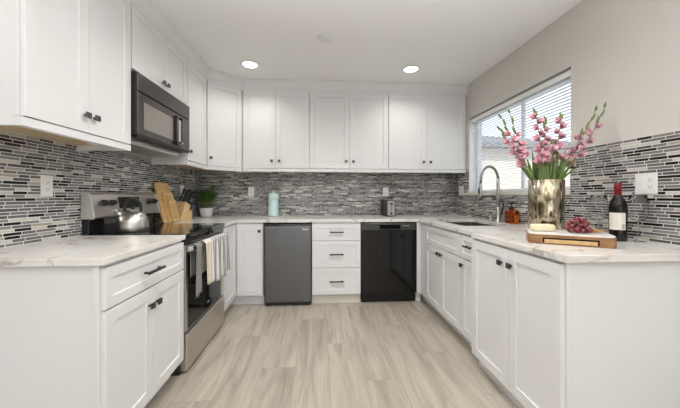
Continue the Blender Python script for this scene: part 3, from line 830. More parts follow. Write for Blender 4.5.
# ------------------------------------------------------------------ range
c = thing('range', 'freestanding stainless electric range with black glass top', 'range', (-1.2, 2.31, 0))
RY0, RY1 = 1.933, 2.692
RD0 = 1.946
sbox('body', M['blackp'], XL + TT + .004, -.905, RY0, RY1, 0.0, 0.893, parent=c)
sbox('cooktop', M['gloss'], -1.470, -.858, RY0, RY1, .8935, .918, bev=.004, parent=c)
bpm = plain('burner_print', (0.12, 0.12, 0.12), 0.3)
for bx, by, br in ((-1.31, 2.14, .085), (-1.31, 2.50, .10), (-1.03, 2.13, .11), (-1.03, 2.50, .085)):
    MB().lathe([(br, .9182), (br, .91835), (br - .004, .91835), (br - .004, .9182)], (bx, by, 0), 40, closed_prof=True).build('burner_ring', bpm, c)
FO = Face((-.905, 0, 0), (0, 1, 0), (1, 0, 0))
mb = MB(); mb.loft([FO.rect(RD0 + .002, RY1 - .002, .842, .892, .0005), FO.rect(RD0 + .002, RY1 - .002, .842, .892, .030), FO.rect(RD0 + .006, RY1 - .006, .846, .888, .036)])
mb.build('vent_trim', M['gloss'], c)
mb = MB(); mb.loft([FO.rect(RD0 + .002, RY1 - .002, .268, .838, .0005), FO.rect(RD0 + .002, RY1 - .002, .268, .838, .029), FO.rect(RD0 + .006, RY1 - .006, .272, .834, .033)])
dr = mb.build('oven_door', M['steelh'], c)
mb = MB(); mb.loft([FO.rect(RD0 + .036, RY1 - .070, .280, .775, .0332), FO.rect(RD0 + .036, RY1 - .070, .280, .775, .0345)]); o = mb.build('door_glass', M['oveng'], dr); o['label'] = 'black glass oven door window'
mb = MB()
for yy in (RD0 + .004, RY1 - .044):
    mb.box(-.873, -.842, yy, yy + .040, .796, .838, bev=.004)
mb.box(-.852, -.826, RD0 + .004, RY1 - .004, .799, .836, bev=.009, seg=3)
mb.build('handle', M['steel'], dr)
mb = MB(); mb.tube([FO.p(2.318 + t * .030, .330 + .010 * t + .004 * math.sin(t * PI), .0352) for t in (0, .25, .5, .75, 1)], [.0012, .004, .005, .004, .001], 8, flat=.3)
o = mb.build('badge', M['logo'], dr)
mb = MB(); mb.loft([FO.rect(RD0 + .002, RY1 - .002, .018, .258, .0005), FO.rect(RD0 + .002, RY1 - .002, .018, .258, .036), FO.rect(RD0 + .006, RY1 - .006, .022, .254, .043)])
mb.build('storage_drawer', M['steelh'], c)
# backguard: black riser and slanted stainless console
mb = MB(); mb.box(XL + TT + .004, -1.462, RY0 + .004, RY1 - .004, .918, 1.03, bev=.002); mb.build('riser', M['gloss'], c)
prof = [(XL + TT + .003, 1.018), (-1.432, 1.018), (-1.428, 1.026), (-1.452, 1.160), (-1.462, 1.180), (-1.478, 1.188), (XL + TT + .003, 1.188)]
mb = MB(); mb.prism(prof, X_, Z_, (0, RY1 - RY0, 0), (0, RY0, 0), bev=.004); con = mb.build('console', M['steelh'], c)
nrm = Vector((.134, 0, .024)).normalized()
def conp(y, z, w=0): 
    t = (z - 1.026) / .134
    return Vector((-1.428 - .024 * t, y, z)) + nrm * w
mb = MB(); mb.loft([[conp(a, b, w) for a, b in ((2.185, 1.075), (2.425, 1.075), (2.425, 1.158), (2.185, 1.158))] for w in (.0005, .003)])
mb.build('display', M['clock'], con)
for y in (2.035, 2.112, 2.545, 2.622):
    mb = MB(); q = conp(y, 1.118)
    mb.lathe([(.022, 0.001), (.022, .006), (.019, .010), (.017, .026), (.014, .029)], q, 20, nrm)
    mb.box(-.004, .004, -.020, .020, .022, .034, mat4=Matrix.Translation(q) @ nrm.to_track_quat('Z', 'X').to_matrix().to_4x4(), bev=.002)
    mb.build('knob', M['blackp'], con)
for yy in (RY0 - .003, RY1 - .009):
    mb = MB(); mb.prism([(a + (.004 if a > -1.5 else 0), b + (.003 if b > 1.1 else -.002)) for a, b in prof], X_, Z_, (0, .012, 0), (0, yy, 0), bev=.002)
    mb.build('end_cap', M['capsteel'], con)

# towels on the oven door handle
def towel(name, label, y0, y1, z_f, z_b, mat, waves, amp, seed):
    bm = bmesh.new()
    uvl = bm.loops.layers.uv.new('UVMap')
    zc_, xc_, rad = .8175, -.839, .0225
    prof = []
    for k in range(15): prof.append((xc_ + rad, z_f + (zc_ - z_f) * k / 14, 1 - k / 14))
    for k in range(1, 8):
        an = PI * k / 8; prof.append((xc_ + rad * math.cos(an), zc_ + rad * math.sin(an) * 1.05, 0))
    for k in range(0, 12): prof.append((xc_ - rad * .75, zc_ + (z_b - zc_) * k / 11, 0))
    N = 56
    rng = random.Random(seed); ph = rng.random() * 6
    grid = []
    for i in range(N + 1):
        u = i / N
        row = []
        for (x, z, k) in prof:
            y = y0 + (y1 - y0) * u
            wv = math.sin(u * waves * 2 * PI + ph) * amp * (0.35 + 0.9 * k) if x > xc_ else 0
            if k > 0: x = x + max(-.006, wv) + amp * .4 * k
            dz = (.014 * math.sin(u * 5 + ph) + .010 * math.sin(u * 21 + ph)) * k
            y = y + (.5 - u) * -.02 * k
            row.append(bm.verts.new((x, y, z + dz)))
        grid.append(row)
    for i in range(N):
        for j in range(len(prof) - 1):
            f = bm.faces.new((grid[i][j], grid[i + 1][j], grid[i + 1][j + 1], grid[i][j + 1])); f.smooth = True
            for lp, (a, b) in zip(f.loops, ((i, j), (i + 1, j), (i + 1, j + 1), (i, j + 1))):
                lp[uvl].uv = (a / N, b / len(prof))
    mb = MB(); mb.bm.free(); mb.bm = bm
    o = mb.build(name, mat, org=((-.83), (y0 + y1) / 2, z_f))
    sd = o.modifiers.new('thick', 'SOLIDIFY'); sd.thickness = .003; sd.offset = 1
    return tag(o, label, 'towel')
towel('kitchen_towel', 'striped cream and grey kitchen towel folded over the oven handle', 2.135, 2.640, .505, .60, M['towel'], 4.0, .011, 3)
towel('kitchen_towel', 'plain dark grey kitchen towel at the left end of the oven handle', 1.985, 2.060, .500, .62, M['towelgrey'], 1.0, .006, 5)

# kettle
K = Vector((-1.310, 2.125, .9188))
kt = thing('kettle', 'stainless steel whistling kettle with black loop handle on the range', 'kettle', K)
kr = .0955
MB().lathe([(.06, 0), (kr - .004, 0), (kr, .006), (kr + .001, .034), (kr - .002, .070), (kr - .012, .100), (kr - .028, .122), (kr - .046, .134), (.036, .140), (.034, .142)], K, 48).build('body', M['kettle'], kt)
MB().lathe([(.036, .1410), (.035, .145), (.022, .150), (.006, .152)], K, 32).build('lid', M['kettle'], kt)
MB().lathe([(.006, .151), (.007, .155), (.014, .161), (.0145, .168), (.009, .174)], K, 20).build('lid_knob', M['blackp'], kt)
sd_ = Vector((-.80, -.60, 0)).normalized()
mb = MB(); mb.tube([K + sd_ * .055 + Z_ * .100, K + sd_ * .076 + Z_ * .122, K + sd_ * .094 + Z_ * .142], [.019, .0155, .0125], 18)
mb.build('spout', M['kettle'], kt)
mb = MB(); mb.tube([K + sd_ * .091 + Z_ * .139, K + sd_ * .103 + Z_ * .153], [.0145, .014], 18); mb.build('spout_cap', M['steel'], kt)
pts = []
for k in range(21):
    an = PI * k / 20
    pts.append(K + sd_ * (.047 * math.cos(an)) + Z_ * (.150 + .078 * math.sin(an) ** .8))
pts = [K + sd_ * .043 + Z_ * .130] + pts + [K - sd_ * .043 + Z_ * .130]
MB().tube(pts, .0095, 12, flat=1.0).build('handle', M['blackp'], kt)

# ------------------------------------------------------------------ left corner counter objects
def rboard(w, h, r, n=6):
    out = []
    for a, b, t in ((w - r, h - r, 0), (r, h - r, 90), (r, r, 180), (w - r, r, 270)):
        for k in range(n + 1):
            an = math.radians(t + k * 90 / n); out.append((a + r * math.cos(an), b + r * math.sin(an)))
    return out
lean = math.atan2(.082, .37)
lu = Vector((-math.sin(lean), 0, math.cos(lean))); lnv = Vector((math.cos(lean), 0, math.sin(lean)))
for k, (y0, w, h, x0, lab) in enumerate(((2.708, .240, .385, -1.412, 'largest bamboo cutting board leaning on the backsplash behind two smaller ones'),
                                  (2.758, .186, .296, -1.394, 'medium bamboo cutting board, middle of the three leaning boards'),
                                  (2.797, .138, .222, -1.376, 'smallest bamboo cutting board, in front of the two larger leaning boards'))):
    o0 = Vector((x0, y0, .9145 + .015 * math.sin(lean) * 0))
    mb = MB()
    mb.prism(rboard(w, h, .036), Y_, lu, lnv * .0145, o0, bev=.002)
    cb_ = thing('cutting_board', lab, 'cutting board', (x0, y0 + w / 2, .9145), 'bamboo cutting boards beside the range')
    mb.build('board', M['bamboo'], cb_)
    bt = .022
    for zz in (h - .034, .012):
        mb = MB(); mb.prism(rboard(w - .02, bt, .006, 3), Y_, lu, lnv * .0014, o0 + Y_ * .010 + lu * zz + lnv * .0146)
        o = mb.build('end_band', M['bamboo2'], cb_); o['label'] = 'paler bamboo end band'

# knife block
KB = Vector((-1.482, 2.990, .9142))
sdir = Vector((.24, .97, 0)).normalized(); tdir = Vector((sdir.y, -sdir.x, 0))
kb = thing('knife_block', 'pale wooden knife block beside the cutting boards', 'knife block', KB)
MB().prism([(0, 0), (.078, 0), (.158, .150), (.086, .196)], sdir, Z_, tdir * .105, KB, bev=.003).build('block', M['beech'], kb)
MB().prism([(.0785, 0), (.180, 0), (.180, .100), (.133, .100)], sdir, Z_, tdir * .105, KB, bev=.003).build('foot', M['beech'], kb)
kd = (sdir * .095 + Z_ * .165).normalized()
kn = 0
slots = [(.098, .190, .018, 0.164), (.112, .181, .048, 0.158), (.104, .186, .082, 0.164), (.134, .167, .020, 0.150), (.142, .162, .052, 0.146), (.138, .164, .085, 0.146)]
foot_slots = [(.160, .1005, .016, .105), (.160, .1005, .042, .095), (.160, .1005, .068, .095), (.160, .1005, .092, .095)]
places = ['at the far back left', 'second from the back', 'in the middle row', 'at the right of the tall part', 'at the top right']
for i, (s_, z_, t_, L) in enumerate(slots + foot_slots):
    base = KB + sdir * s_ + Z_ * z_ + tdir * t_
    small = i >= len(slots)
    lab = 'small black-handled steak knife in the low front of the knife block' if small else 'large black-handled knife in the tall back of the knife block'
    k_ = thing('knife', lab, 'knife', base, 'small knives in the block' if small else 'large knives in the block')
    mb = MB()
    mb.tube([base + kd * .004, base + kd * .014], .009, 8, flat=.6); mb.build('bolster', M['steel'], k_)
    mb = MB()
    mb.tube([base + kd * .014, base + kd * .03, base + kd * L * .6, base + kd * (L - .012), base + kd * L], [.0125, .0140, .0130, .0155, .010], 10, flat=.72)
    mb.build('handle', M['blackp'], k_)

# potted plant
P0 = Vector((-1.366, 3.600, .9142))
pp = thing('potted_plant', 'small leafy green plant in a white pot in the corner', 'plant', P0)
MB().lathe([(.045, 0), (.056, .002), (.070, .04), (.0785, .098), (.080, .105), (.075, .106), (.066, .096), (.064, .094)], P0, 36).build('pot', M['pot'], pp)
MB().lathe([(.064, .093), (.03, .097), (.005, .099)], P0, 20).build('soil', M['soil'], pp)
rng = random.Random(11)
def leaf_mesh(mb, p, d, L, W, up=Z_, curl=.25, fold=.15):
    d = d.normalized(); s_ = d.cross(up)
    if s_.length < .01: s_ = Vector((1, 0, 0))
    s_.normalize(); nn = s_.cross(d)
    rows = []
    for k in range(6):
        t = k / 5
        wd = W * math.sin(PI * min(1, .06 + t * .94)) ** .8 * .5
        ctr = p + d * L * t - nn * (curl * L * t * t)
        rows.append([ctr - s_ * wd + nn * wd * fold, ctr, ctr + s_ * wd + nn * wd * fold])
    vv = [[mb.bm.verts.new(q) for q in r] for r in rows]
    for a, b in zip(vv, vv[1:]):
        for i in range(2):
            f = mb.bm.faces.new((a[i], a[i + 1], b[i + 1], b[i])); f.smooth = True
ms, ml_ = MB(), MB()
for k in range(22):
    an = k * 2.4; tilt = .25 + .75 * rng.random()
    hgt = .15 + .085 * rng.random() * (1.2 - tilt * .5)
    e = P0 + Vector((math.cos(an) * .135 * tilt, math.sin(an) * .080 * tilt, .150 + hgt * (1 - .35 * tilt)))
    b = P0 + Vector((math.cos(an) * .02, math.sin(an) * .02, .09))
    mid = (b + e) / 2 + Z_ * .03
    ms.tube([b, mid, e], .002, 6)
    for j in range(9):
        t = .35 + .65 * j / 8
        q = b.lerp(mid, min(1, t * 2)) if t < .5 else mid.lerp(e, t * 2 - 1)
        aa = an + j * 2.2 + rng.random()
        dd = Vector((math.cos(aa), math.sin(aa), .15 + .5 * rng.random()))
        if q.y + dd.normalized().y * .05 > YB - .015 or q.x + dd.normalized().x * .05 < XL + .015: dd.y = -abs(dd.y); dd.x = abs(dd.x)
        leaf_mesh(ml_, q, dd, .056 + .024 * rng.random(), .042)
ms.build('stems', M['gstem'], pp)
ml_.build('foliage', M['leaf'], pp, recalc=False)

# small glass bottle behind the knives
g0 = Vector((-1.455, 3.640, .9142))
gb_ = thing('glass_bottle', 'small blue-grey glass bottle between the knife block and the potted plant', 'bottle', g0)
MB().lathe([(.020, 0), (.027, .003), (.028, .03), (.028, .105), (.018, .125), (.014, .135), (.014, .148)], g0, 24).build('bottle_body', M['blueglass'], gb_)
MB().lathe([(.0155, .1485), (.016, .165), (.012, .168)], g0, 20).build('stopper', M['steel'], gb_)

# ------------------------------------------------------------------ back counter objects
m0 = Vector((-.566, 3.632, .9142))
mbt = thing('water_bottle', 'pale mint green jug-shaped bottle on the back counter above the small refrigerator', 'bottle', m0)
MB().lathe([(.060, 0), (.067, .004), (.067, .018), (.063, .022), (.063, .205), (.061, .208)], m0, 36).build('bottle_body', M['mint'], mbt)
MB().lathe([(.066, .2085), (.068, .212), (.068, .272), (.063, .284), (.034, .290)], m0, 36).build('lid', M['mint2'], mbt)
MB().lathe([(.022, .2902), (.022, .306), (.018, .312), (.006, .313)], m0, 24).build('cap', M['mint2'], mbt)

t0 = Vector((.868, 3.53, .9142))
tt = thing('toaster', 'black and stainless toaster standing end-on against the backsplash', 'toaster', t0)
sbox('feet', M['blackp'], t0.x - .055, t0.x + .06, 3.475, 3.66, .9142, .922, parent=tt)
sbox('body', M['blackp'], t0.x - .072, t0.x + .068, 3.462, 3.69, .922, 1.112, bev=.012, parent=tt)
FT = Face((0, 3.462, 0), (1, 0, 0), (0, -1, 0))
mb = MB(); mb.loft([[FT.p(a + t0.x - .034, b + .928, w) for a, b in rboard(.088, .178, .012)] for w in (.0005, .006)])
fp = mb.build('end_panel', M['toast'], tt)
mb = MB(); mb.loft([FT.rect(t0.x + .007, t0.x + .013, .975, 1.075, .0062), FT.rect(t0.x + .007, t0.x + .013, .975, 1.075, .0066)]); mb.build('lever_slot', M['slot'], fp)
MB().box(t0.x - .008, t0.x + .028, 3.437, 3.456, 1.062, 1.078, bev=.003).build('lever', M['blackp'], fp)
MB().lathe([(.014, 0), (.013, .012), (.009, .014)], FT.p(t0.x + .010, .953, .0062), 20, (0, -1, 0)).build('dial', M['blackp'], fp)
mb = MB(); mb.box(t0.x - .04, t0.x - .012, 3.49, 3.665, 1.1122, 1.1135); mb.box(t0.x + .008, t0.x + .036, 3.49, 3.665, 1.1122, 1.1135); mb.build('bread_slot', M['slot'], tt)

# ------------------------------------------------------------------ small refrigerator
c = thing('refrigerator', 'small dark stainless under-counter refrigerator', 'refrigerator', (-.33, 3.4, 0))
sbox('body', M['blackp'], -.572, -.086, 3.115, 3.70, .012, .870, bev=.004, parent=c)
FF = Face((0, 3.112, 0), (1, 0, 0), (0, -1, 0))
mb = MB()
def fl(i, w): return FF.rect(-.574 + i, -.083 - i, .040 + i, .846 - i, w)
mb.loft([fl(0, .0), fl(0, .036), fl(.004, .043), fl(.012, .046)])
dd_ = mb.build('door', M['dsteel'], c)
sbox('door_top_trim', M['gloss'], -.574, -.083, 3.068, 3.112, .847, .868, bev=.003, parent=c)
sbox('base_grille', M['blackp'], -.565, -.092, 3.085, 3.114, .012, .038, parent=c)
mb = MB()
for xx in (-.54, -.115):
    mb.cyl((xx, 3.12, 0), (xx, 3.12, .0118), .018, 12)
mb.build('feet', M['blackp'], c)
mb = MB()
for k, wd in enumerate((.012, .009, .010, .009, .011)):
    x0 = -.171 + k * .0125
    mb.loft([FF.rect(x0, x0 + wd, .806, .806 + (.013 if k in (0, 2) else .010), w) for w in (.0462, .0475)])
mb.build('badge', M['logo'], dd_)

# ------------------------------------------------------------------ dishwasher
c = thing('dishwasher', 'glossy black dishwasher under the back counter', 'dishwasher', (.76, 3.4, 0))
sbox('body', M['blackp'], .460, 1.064, 3.130, 3.70, .02, .872, parent=c)
FD = Face((0, 3.114, 0), (1, 0, 0), (0, -1, 0))
mb = MB(); mb.loft([FD.rect(.457 + i, 1.067 - i, .112 + i, .790 - i, w) for i, w in ((0, 0), (0, .028), (.003, .032))])
dd_ = mb.build('door', M['dw'], c)
mb = MB()
# control panel with a real handle pocket
outer_ = lambda w, i=0: FD.rect(.457 + i, 1.067 - i, .792 + i, .872 - i, w)
mb.loft([outer_(0), outer_(.030), outer_(.033, .003), FD.rect(.655, .885, .806, .852, .033), FD.rect(.658, .882, .808, .850, -.010)])
cp = mb.build('control_panel', M['dwp'], c)
mb = MB(); mb.loft([FD.rect(.659, .881, .8085, .849, w) for w in (-.0098, .0095)]); mb.build('handle_pocket', M['slot'], cp)
mb = MB()
for x0, z0, wd, hh in ((.915, .835, .013, .010), (.936, .837, .011, .006), (.951, .838, .010, .006), (.966, .836, .006, .012), (.972, .826, .009, .006), (.985, .845, .007, .004)):
    mb.loft([FD.rect(x0, x0 + wd, z0, z0 + hh, w) for w in (.0331, .0336)])
mb.build('control_marks', plain('control_print', (0.30, 0.30, 0.30), 0.5), cp)
sbox('toe_panel', M['dw'], .462, 1.062, 3.122, 3.1295, .004, .108, parent=c)

# ------------------------------------------------------------------ sink fittings
f0 = Vector((1.728, 2.668, .9142))
fc = thing('faucet', 'tall brushed nickel gooseneck pull-down faucet behind the sink', 'faucet', f0)
MB().lathe([(.030, 0), (.030, .006), (.024, .012), (.0215, .016), (.0215, .135), (.019, .150)], f0, 28).build('base', M['nickel'], fc)
od = Vector((-.95, -.10, 0)).normalized()
R_ = .093
pts = [f0 + Z_ * .148, f0 + Z_ * .25, f0 + Z_ * .375]
cc = f0 + Z_ * .405 + od * R_
for k in range(1, 20):
    an = PI * k / 20
    pts.append(cc + od * (-R_ * math.cos(an)) + Z_ * (1.38 * R_ * math.sin(an)))
pts += [cc + od * R_ - Z_ * .01, cc + od * (R_ + .003) - Z_ * .03]
MB().tube(pts[:4], [.0165, .0165, .0150, .0135], 14).build('riser', M['nickel'], fc)
MB().tube(pts[3:], .0125, 14).build('spout_hose', M['hose'], fc)
hd = cc + od * (R_ + .004) - Z_ * .03
MB().tube([hd, hd - Z_ * .03, hd - Z_ * .12, hd - Z_ * .150], [.013, .0165, .0185, .0145], 16).build('spray_head', M['nickel'], fc)
sh = [o for o in fc.children if o.name.startswith('spray')][0]
MB().box(hd.x - .022, hd.x - .015, hd.y - .006, hd.y + .006, hd.z - .10, hd.z - .05, bev=.002).build('spray_button', M['blackp'], sh)
h0 = f0 + Z_ * .085
mb = MB(); mb.cyl(h0 + Vector((0, -.018, 0)), h0 + Vector((0, -.048, 0)), .015, 16); mb.build('handle_hub', M['nickel'], fc)
mb = MB(); mb.tube([h0 + Vector((0, -.046, -.012)), h0 + Vector((.006, -.055, .03)), h0 + Vector((.012, -.064, .105))], [.010, .008, .0055], 10); mb.build('lever', M['blackp'], fc)

a0 = Vector((1.752, 2.822, .9142))
ag = thing('soap_pump', 'short brushed nickel soap dispenser beside the faucet', 'soap dispenser', a0)
MB().lathe([(.021, 0), (.021, .005), (.016, .008), (.0155, .050), (.011, .054), (.006, .060)], a0, 20).build('base', M['nickel'], ag)
MB().tube([a0 + Z_ * .058, a0 + Z_ * .066, a0 + Vector((-.03, -.006, .068)), a0 + Vector((-.062, -.012, .060))], [.006, .007, .0065, .005], 10).build('nozzle', M['nickel'], ag)

s0 = Vector((1.752, 2.508, .9142))
so = thing('soap_bottle', 'square amber liquid soap bottle with black pump by the faucet', 'soap bottle', s0)
mb = MB()
def sr(i, r, z): return [(s0.x + a - .037 + 0, s0.y + b - .05, s0.z + z) for a, b in [((x * (1 - i * 2)) + .037 * 2 * i, (y * (1 - i * 2)) + .05 * 2 * i) for x, y in rboard(.074, .100, r)]]
mb.loft([sr(.04, .012, 0), sr(0, .012, .004), sr(0, .012, .105), sr(.05, .012, .113), sr(.30, .010, .120), sr(.30, .010, .128)], smooth=False)
mb.build('bottle_body', M['amber'], so)
MB().lathe([(.020, .1282), (.020, .150), (.010, .153), (.006, .156), (.006, .180), (.017, .182), (.017, .194), (.012, .198)], s0, 20).build('pump', M['blackp'], so)
MB().tube([s0 + Vector((0, 0, .188)), s0 + Vector((-.028, -.02, .190)), s0 + Vector((-.042, -.03, .182))], [.007, .006, .004], 8).build('spout', M['blackp'], so)

# ------------------------------------------------------------------ vase with gladioli
V0 = Vector((1.432, 1.725, .9142))
vr, vh = .0965, .352
vz = MB(); vz.lathe([(.001, 0), (vr - .004, 0), (vr, .004), (vr, vh - .002), (vr - .002, vh), (vr - .005, vh - .002), (vr - .006, .012), (.001, .012)], V0, 64)
tag(vz.build('vase', M['mercury'], org=V0), 'tall cylindrical mottled silver and gold mirror vase on the right counter', 'vase')

def petal(mb, c_, axis, side, L, W, open_, ruf):
    """one petal: leaves the throat along axis and curls outward toward side."""
    nn = axis.cross(side).normalized()
    rows = []; p_ = c_.copy(); n_ = 6
    for k in range(n_ + 1):
        t = k / n_
        al = .12 + open_ * t ** 1.2
        d = axis * math.cos(al) + side * math.sin(al)
        nrm_ = side * math.cos(al) - axis * math.sin(al)
        wd = W * .5 * (.28 + 1.0 * math.sin(PI * min(1, t * .62 + .12)) ** 1.5 * (1 - max(0, t - .6) * 1.9))
        wv = ruf * L * .10 * t
        rows.append([p_ - nn * wd + nrm_ * (-wd * .30 + wv), p_ - nn * wd * .5 - nrm_ * wd * .05, p_, p_ + nn * wd * .5 - nrm_ * wd * .05, p_ + nn * wd - nrm_ * (wd * .30 + wv)])
        p_ = p_ + d * (L / n_)
    vv = [[mb.bm.verts.new(q) for q in r] for r in rows]
    for a, b in zip(vv, vv[1:]):
        for i in range(4):
            f = mb.bm.faces.new((a[i], a[i + 1], b[i + 1], b[i])); f.smooth = True

def gladiolus(label, base, tip, bend, n_bl, n_bud, t_lo, t_hi, pm, seed, bs=1.0):
    rng = random.Random(seed)
    tip = Vector(tip)
    hd_ = Vector((tip.x - V0.x, tip.y - V0.y, 0))
    rr_ = min(.074, hd_.length * .42)
    hn = hd_.normalized() if hd_.length > 1e-4 else X_
    rim = V0 + hn * rr_ + Vector((base[0], base[1], 0)) * .25 + Z_ * .35
    base = V0 - hn * rr_ * .6 + Vector((base[0], base[1], 0)) * .5 + Z_ * .02
    tr = .352 / (tip.z - base.z)
    def pos(t):
        if t < tr: return base.lerp(rim, t / tr)
        q = (t - tr) / (1 - tr)
        return rim.lerp(tip, q) + Vector(bend) * math.sin(PI * q)
    def tan(t): return (pos(min(1, t + .02)) - pos(max(0, t - .02))).normalized()
    g = thing('gladiolus', label, 'flower', base, 'gladioli in the vase')
    ts = [k / 16 for k in range(17)]
    ts = sorted(ts + [tr])
    MB().tube([pos(t) for t in ts], [.0052 - .0032 * t for t in ts], 8).build('stem', M['gstem'], g)
    view = Vector((-.64, -.77, 0)); lat = Vector((.77, -.64, 0))
    for k in range(n_bl):
        t = t_lo + (t_hi - t_lo) * k / max(1, n_bl - 1)
        ax = tan(t)
        sgn = 1 if k % 2 else -1
        out = (lat * sgn * (.40 + .4 * rng.random()) + view * (.6 + .5 * rng.random())).normalized()
        size = (.048 - .011 * k / max(1, n_bl - 1)) * bs * (.9 + .25 * rng.random())
        d_ = (ax * .55 + out * .85).normalized()
        c_ = pos(t) + out * .006
        mb = MB()
        s1 = d_.cross(Z_).normalized(); s2 = d_.cross(s1)
        for q in range(6):
            an = q * PI / 3 + rng.random() * .3
            petal(mb, c_, d_, s1 * math.cos(an) + s2 * math.sin(an), size * (1 if q % 2 else .86), size * .66, .70 + 1.0 * rng.random(), rng.choice((-1, 1)))
        mb.build('blossom', M[pm], g, recalc=False)
    for k in range(n_bud):
        t = t_hi + .02 + (.99 - t_hi - .02) * k / max(1, n_bud - 1)
        ax = tan(t); sgn = 1 if k % 2 else -1
        d_ = (ax * 1.0 + lat * sgn * .16 + view * .08).normalized()
        L = .060 - .022 * k / max(1, n_bud - 1)
        p_ = pos(t)
        mb = MB(); mb.tube([p_, p_ + d_ * L * .35, p_ + d_ * L * .7, p_ + d_ * L], [.0035, .0072, .0056, .001], 8)
        mb.build('bud', M['bud'], g)
    return g

def blade(g, rimang, rr_, tip, W, bend):
    tip = Vector(tip)
    hn = Vector((math.cos(rimang), math.sin(rimang), 0))
    rim = V0 + hn * rr_ + Z_ * .35
    base = V0 - hn * .03 + Z_ * .03
    view = Vector((-.64, -.77, 0)); mb = MB(); rows = []
    for k in range(15):
        t = k / 14
        p_ = base.lerp(rim, t / .4) if t < .4 else rim.lerp(tip, (t - .4) / .6) + Vector(bend) * ((t - .4) / .6) ** 2
        wd = W * .5 * (1 - t ** 3) ** .8 * (.45 + .55 * min(1, t * 2.2)) + .0004
        lat = (Vector((.77, -.64, 0)) + hn * .2).normalized()
        rows.append([p_ - lat * wd, p_ + view * wd * .35, p_ + lat * wd, p_ - view * .0012])
    mb.loft(rows, smooth=False)
    return mb.build('leaf', M['gleaf'], g)

G = [  # base offset in the vase, tip, bend, blossoms, buds, lo, hi, petal material, words
    ((.02, .0, .02), (1.135, 1.735, 1.585), (-.012, .0, .012), 5, 3, .66, .86, 'pink', 'short pink gladiolus leaning furthest left in the vase'),
    ((.03, .02, .02), (1.158, 1.760, 1.668), (-.004, .0, .008), 5, 3, .65, .84, 'pink', 'tall pink gladiolus at the left with green bud tip, leaning left'),
    ((-.01, .03, .02), (1.226, 1.775, 1.708), (-.006, .0, .0), 6, 3, .60, .80, 'pink', 'pink gladiolus at the left with the highest green bud tip near the window mullion'),
    ((.0, -.03, .02), (1.350, 1.705, 1.668), (.010, .0, .0), 9, 2, .62, .975, 'pink', 'pink gladiolus left of the vase centre blooming right to its tip'),
    ((.01, .03, .02), (1.460, 1.765, 1.655), (-.004, .0, .0), 8, 3, .60, .90, 'pink', 'upright pink gladiolus above the vase centre with a small green tip'),
    ((.03, .0, .02), (1.525, 1.715, 1.655), (.0, .0, .0), 9, 2, .62, .96, 'pink', 'upright pink gladiolus right of the vase centre, fully blooming'),
    ((-.03, .02, .02), (1.712, 1.668, 1.700), (.004, .0, -.018), 6, 3, .60, .84, 'pale', 'pale pink gladiolus leaning right with the lower of two green tips'),
    ((-.02, -.03, .02), (1.742, 1.640, 1.712), (.016, .0, -.022), 6, 3, .60, .86, 'pale', 'pale pink gladiolus leaning furthest right against the wall'),
    ((-.02, .01, .02), (1.645, 1.700, 1.545), (.0, .0, -.02), 5, 2, .66, .97, 'pink', 'short pink gladiolus leaning right below the two pale ones'),
    ((.0, -.05, .02), (1.420, 1.660, 1.470), (.0, .0, .0), 2, 2, .84, .96, 'pink', 'shortest pink gladiolus, low at the front centre of the vase'),
]
gl = []
for i, (b, t, bd, nb, nu, lo, hi, pm, lab) in enumerate(G):
    gl.append(gladiolus(lab, b, t, bd, nb, nu, lo, hi, pm, 20 + i))
rng = random.Random(31)
lat_ = Vector((.77, -.64, 0)); vw_ = Vector((-.64, -.77, 0))
for i in range(20):
    f_ = -1 + 2 * i / 19
    dep = rng.uniform(-.6, .9)
    d_ = lat_ * f_ + vw_ * dep * .5
    an = math.atan2(d_.y, d_.x)
    spread = .062 + .072 * abs(f_) + rng.uniform(-.01, .015)
    rim_r = min(.078, .03 + .06 * d_.length)
    hh = rng.uniform(.13, .24) * (1.0 - .25 * abs(f_))
    t = V0 + d_ * spread * 1.15 + Z_ * (.352 + hh)
    blade(gl[min(9, i // 2)], an, rim_r, t, rng.uniform(.016, .024), lat_ * f_ * .018)

# ------------------------------------------------------------------ cheese board and its food
bo = Vector((1.113, 1.462, .9142))
bu = Vector((.826, -.5637, 0)).normalized(); bv = Vector((-bu.y, bu.x, 0))
BL, BW = .356, .215
cbd = thing('cheese_board', 'wooden cheese board with white marble top and a cutlery drawer on the right counter', 'cheese board', bo)
bod = MB(); bod.prism(rboard(BL, BW, .024), bu, bv, (0, 0, .0490), bo, bev=.004); bod.build('wooden_base', M['acacia'], cbd)
mt_ = MB(); mt_.prism([(a + .003, b + .003) for a, b in rboard(BL - .006, BW - .006, .022)], bu, bv, (0, 0, .0082), bo + Z_ * .0492, bev=.002); mt_.build('marble_top', M['marble'], cbd)
M4 = Matrix((( bu.x, bv.x, 0, bo.x), (bu.y, bv.y, 0, bo.y), (0, 0, 1, bo.z), (0, 0, 0, 1)))
mb = MB(); mb.box(.064, .290, -.0008, .002, .008, .0345, mat4=M4); mb.build('drawer_gap', M['slot'], cbd)
mb = MB(); mb.box(.071, .283, -.005, .002, .008, .0265, mat4=M4, bev=.0015); mb.build('drawer', M['bamboo'], cbd)
ztop = bo.z + .0575

ch = MB(); ch.box(0, .110, 0, .062, 0, .038, mat4=Matrix.Translation(bo + bu * .036 + bv * .050 + Z_ * .0577) @ Matrix.Rotation(math.atan2(bu.y, bu.x) + .45, 4, 'Z'), bev=.013, seg=4)
tag(ch.build('cheese', M['cheese'], org=bo + bu * .05 + bv * .09 + Z_ * .0577), 'pale yellow block of cheese at the left of the cheese board', 'cheese')

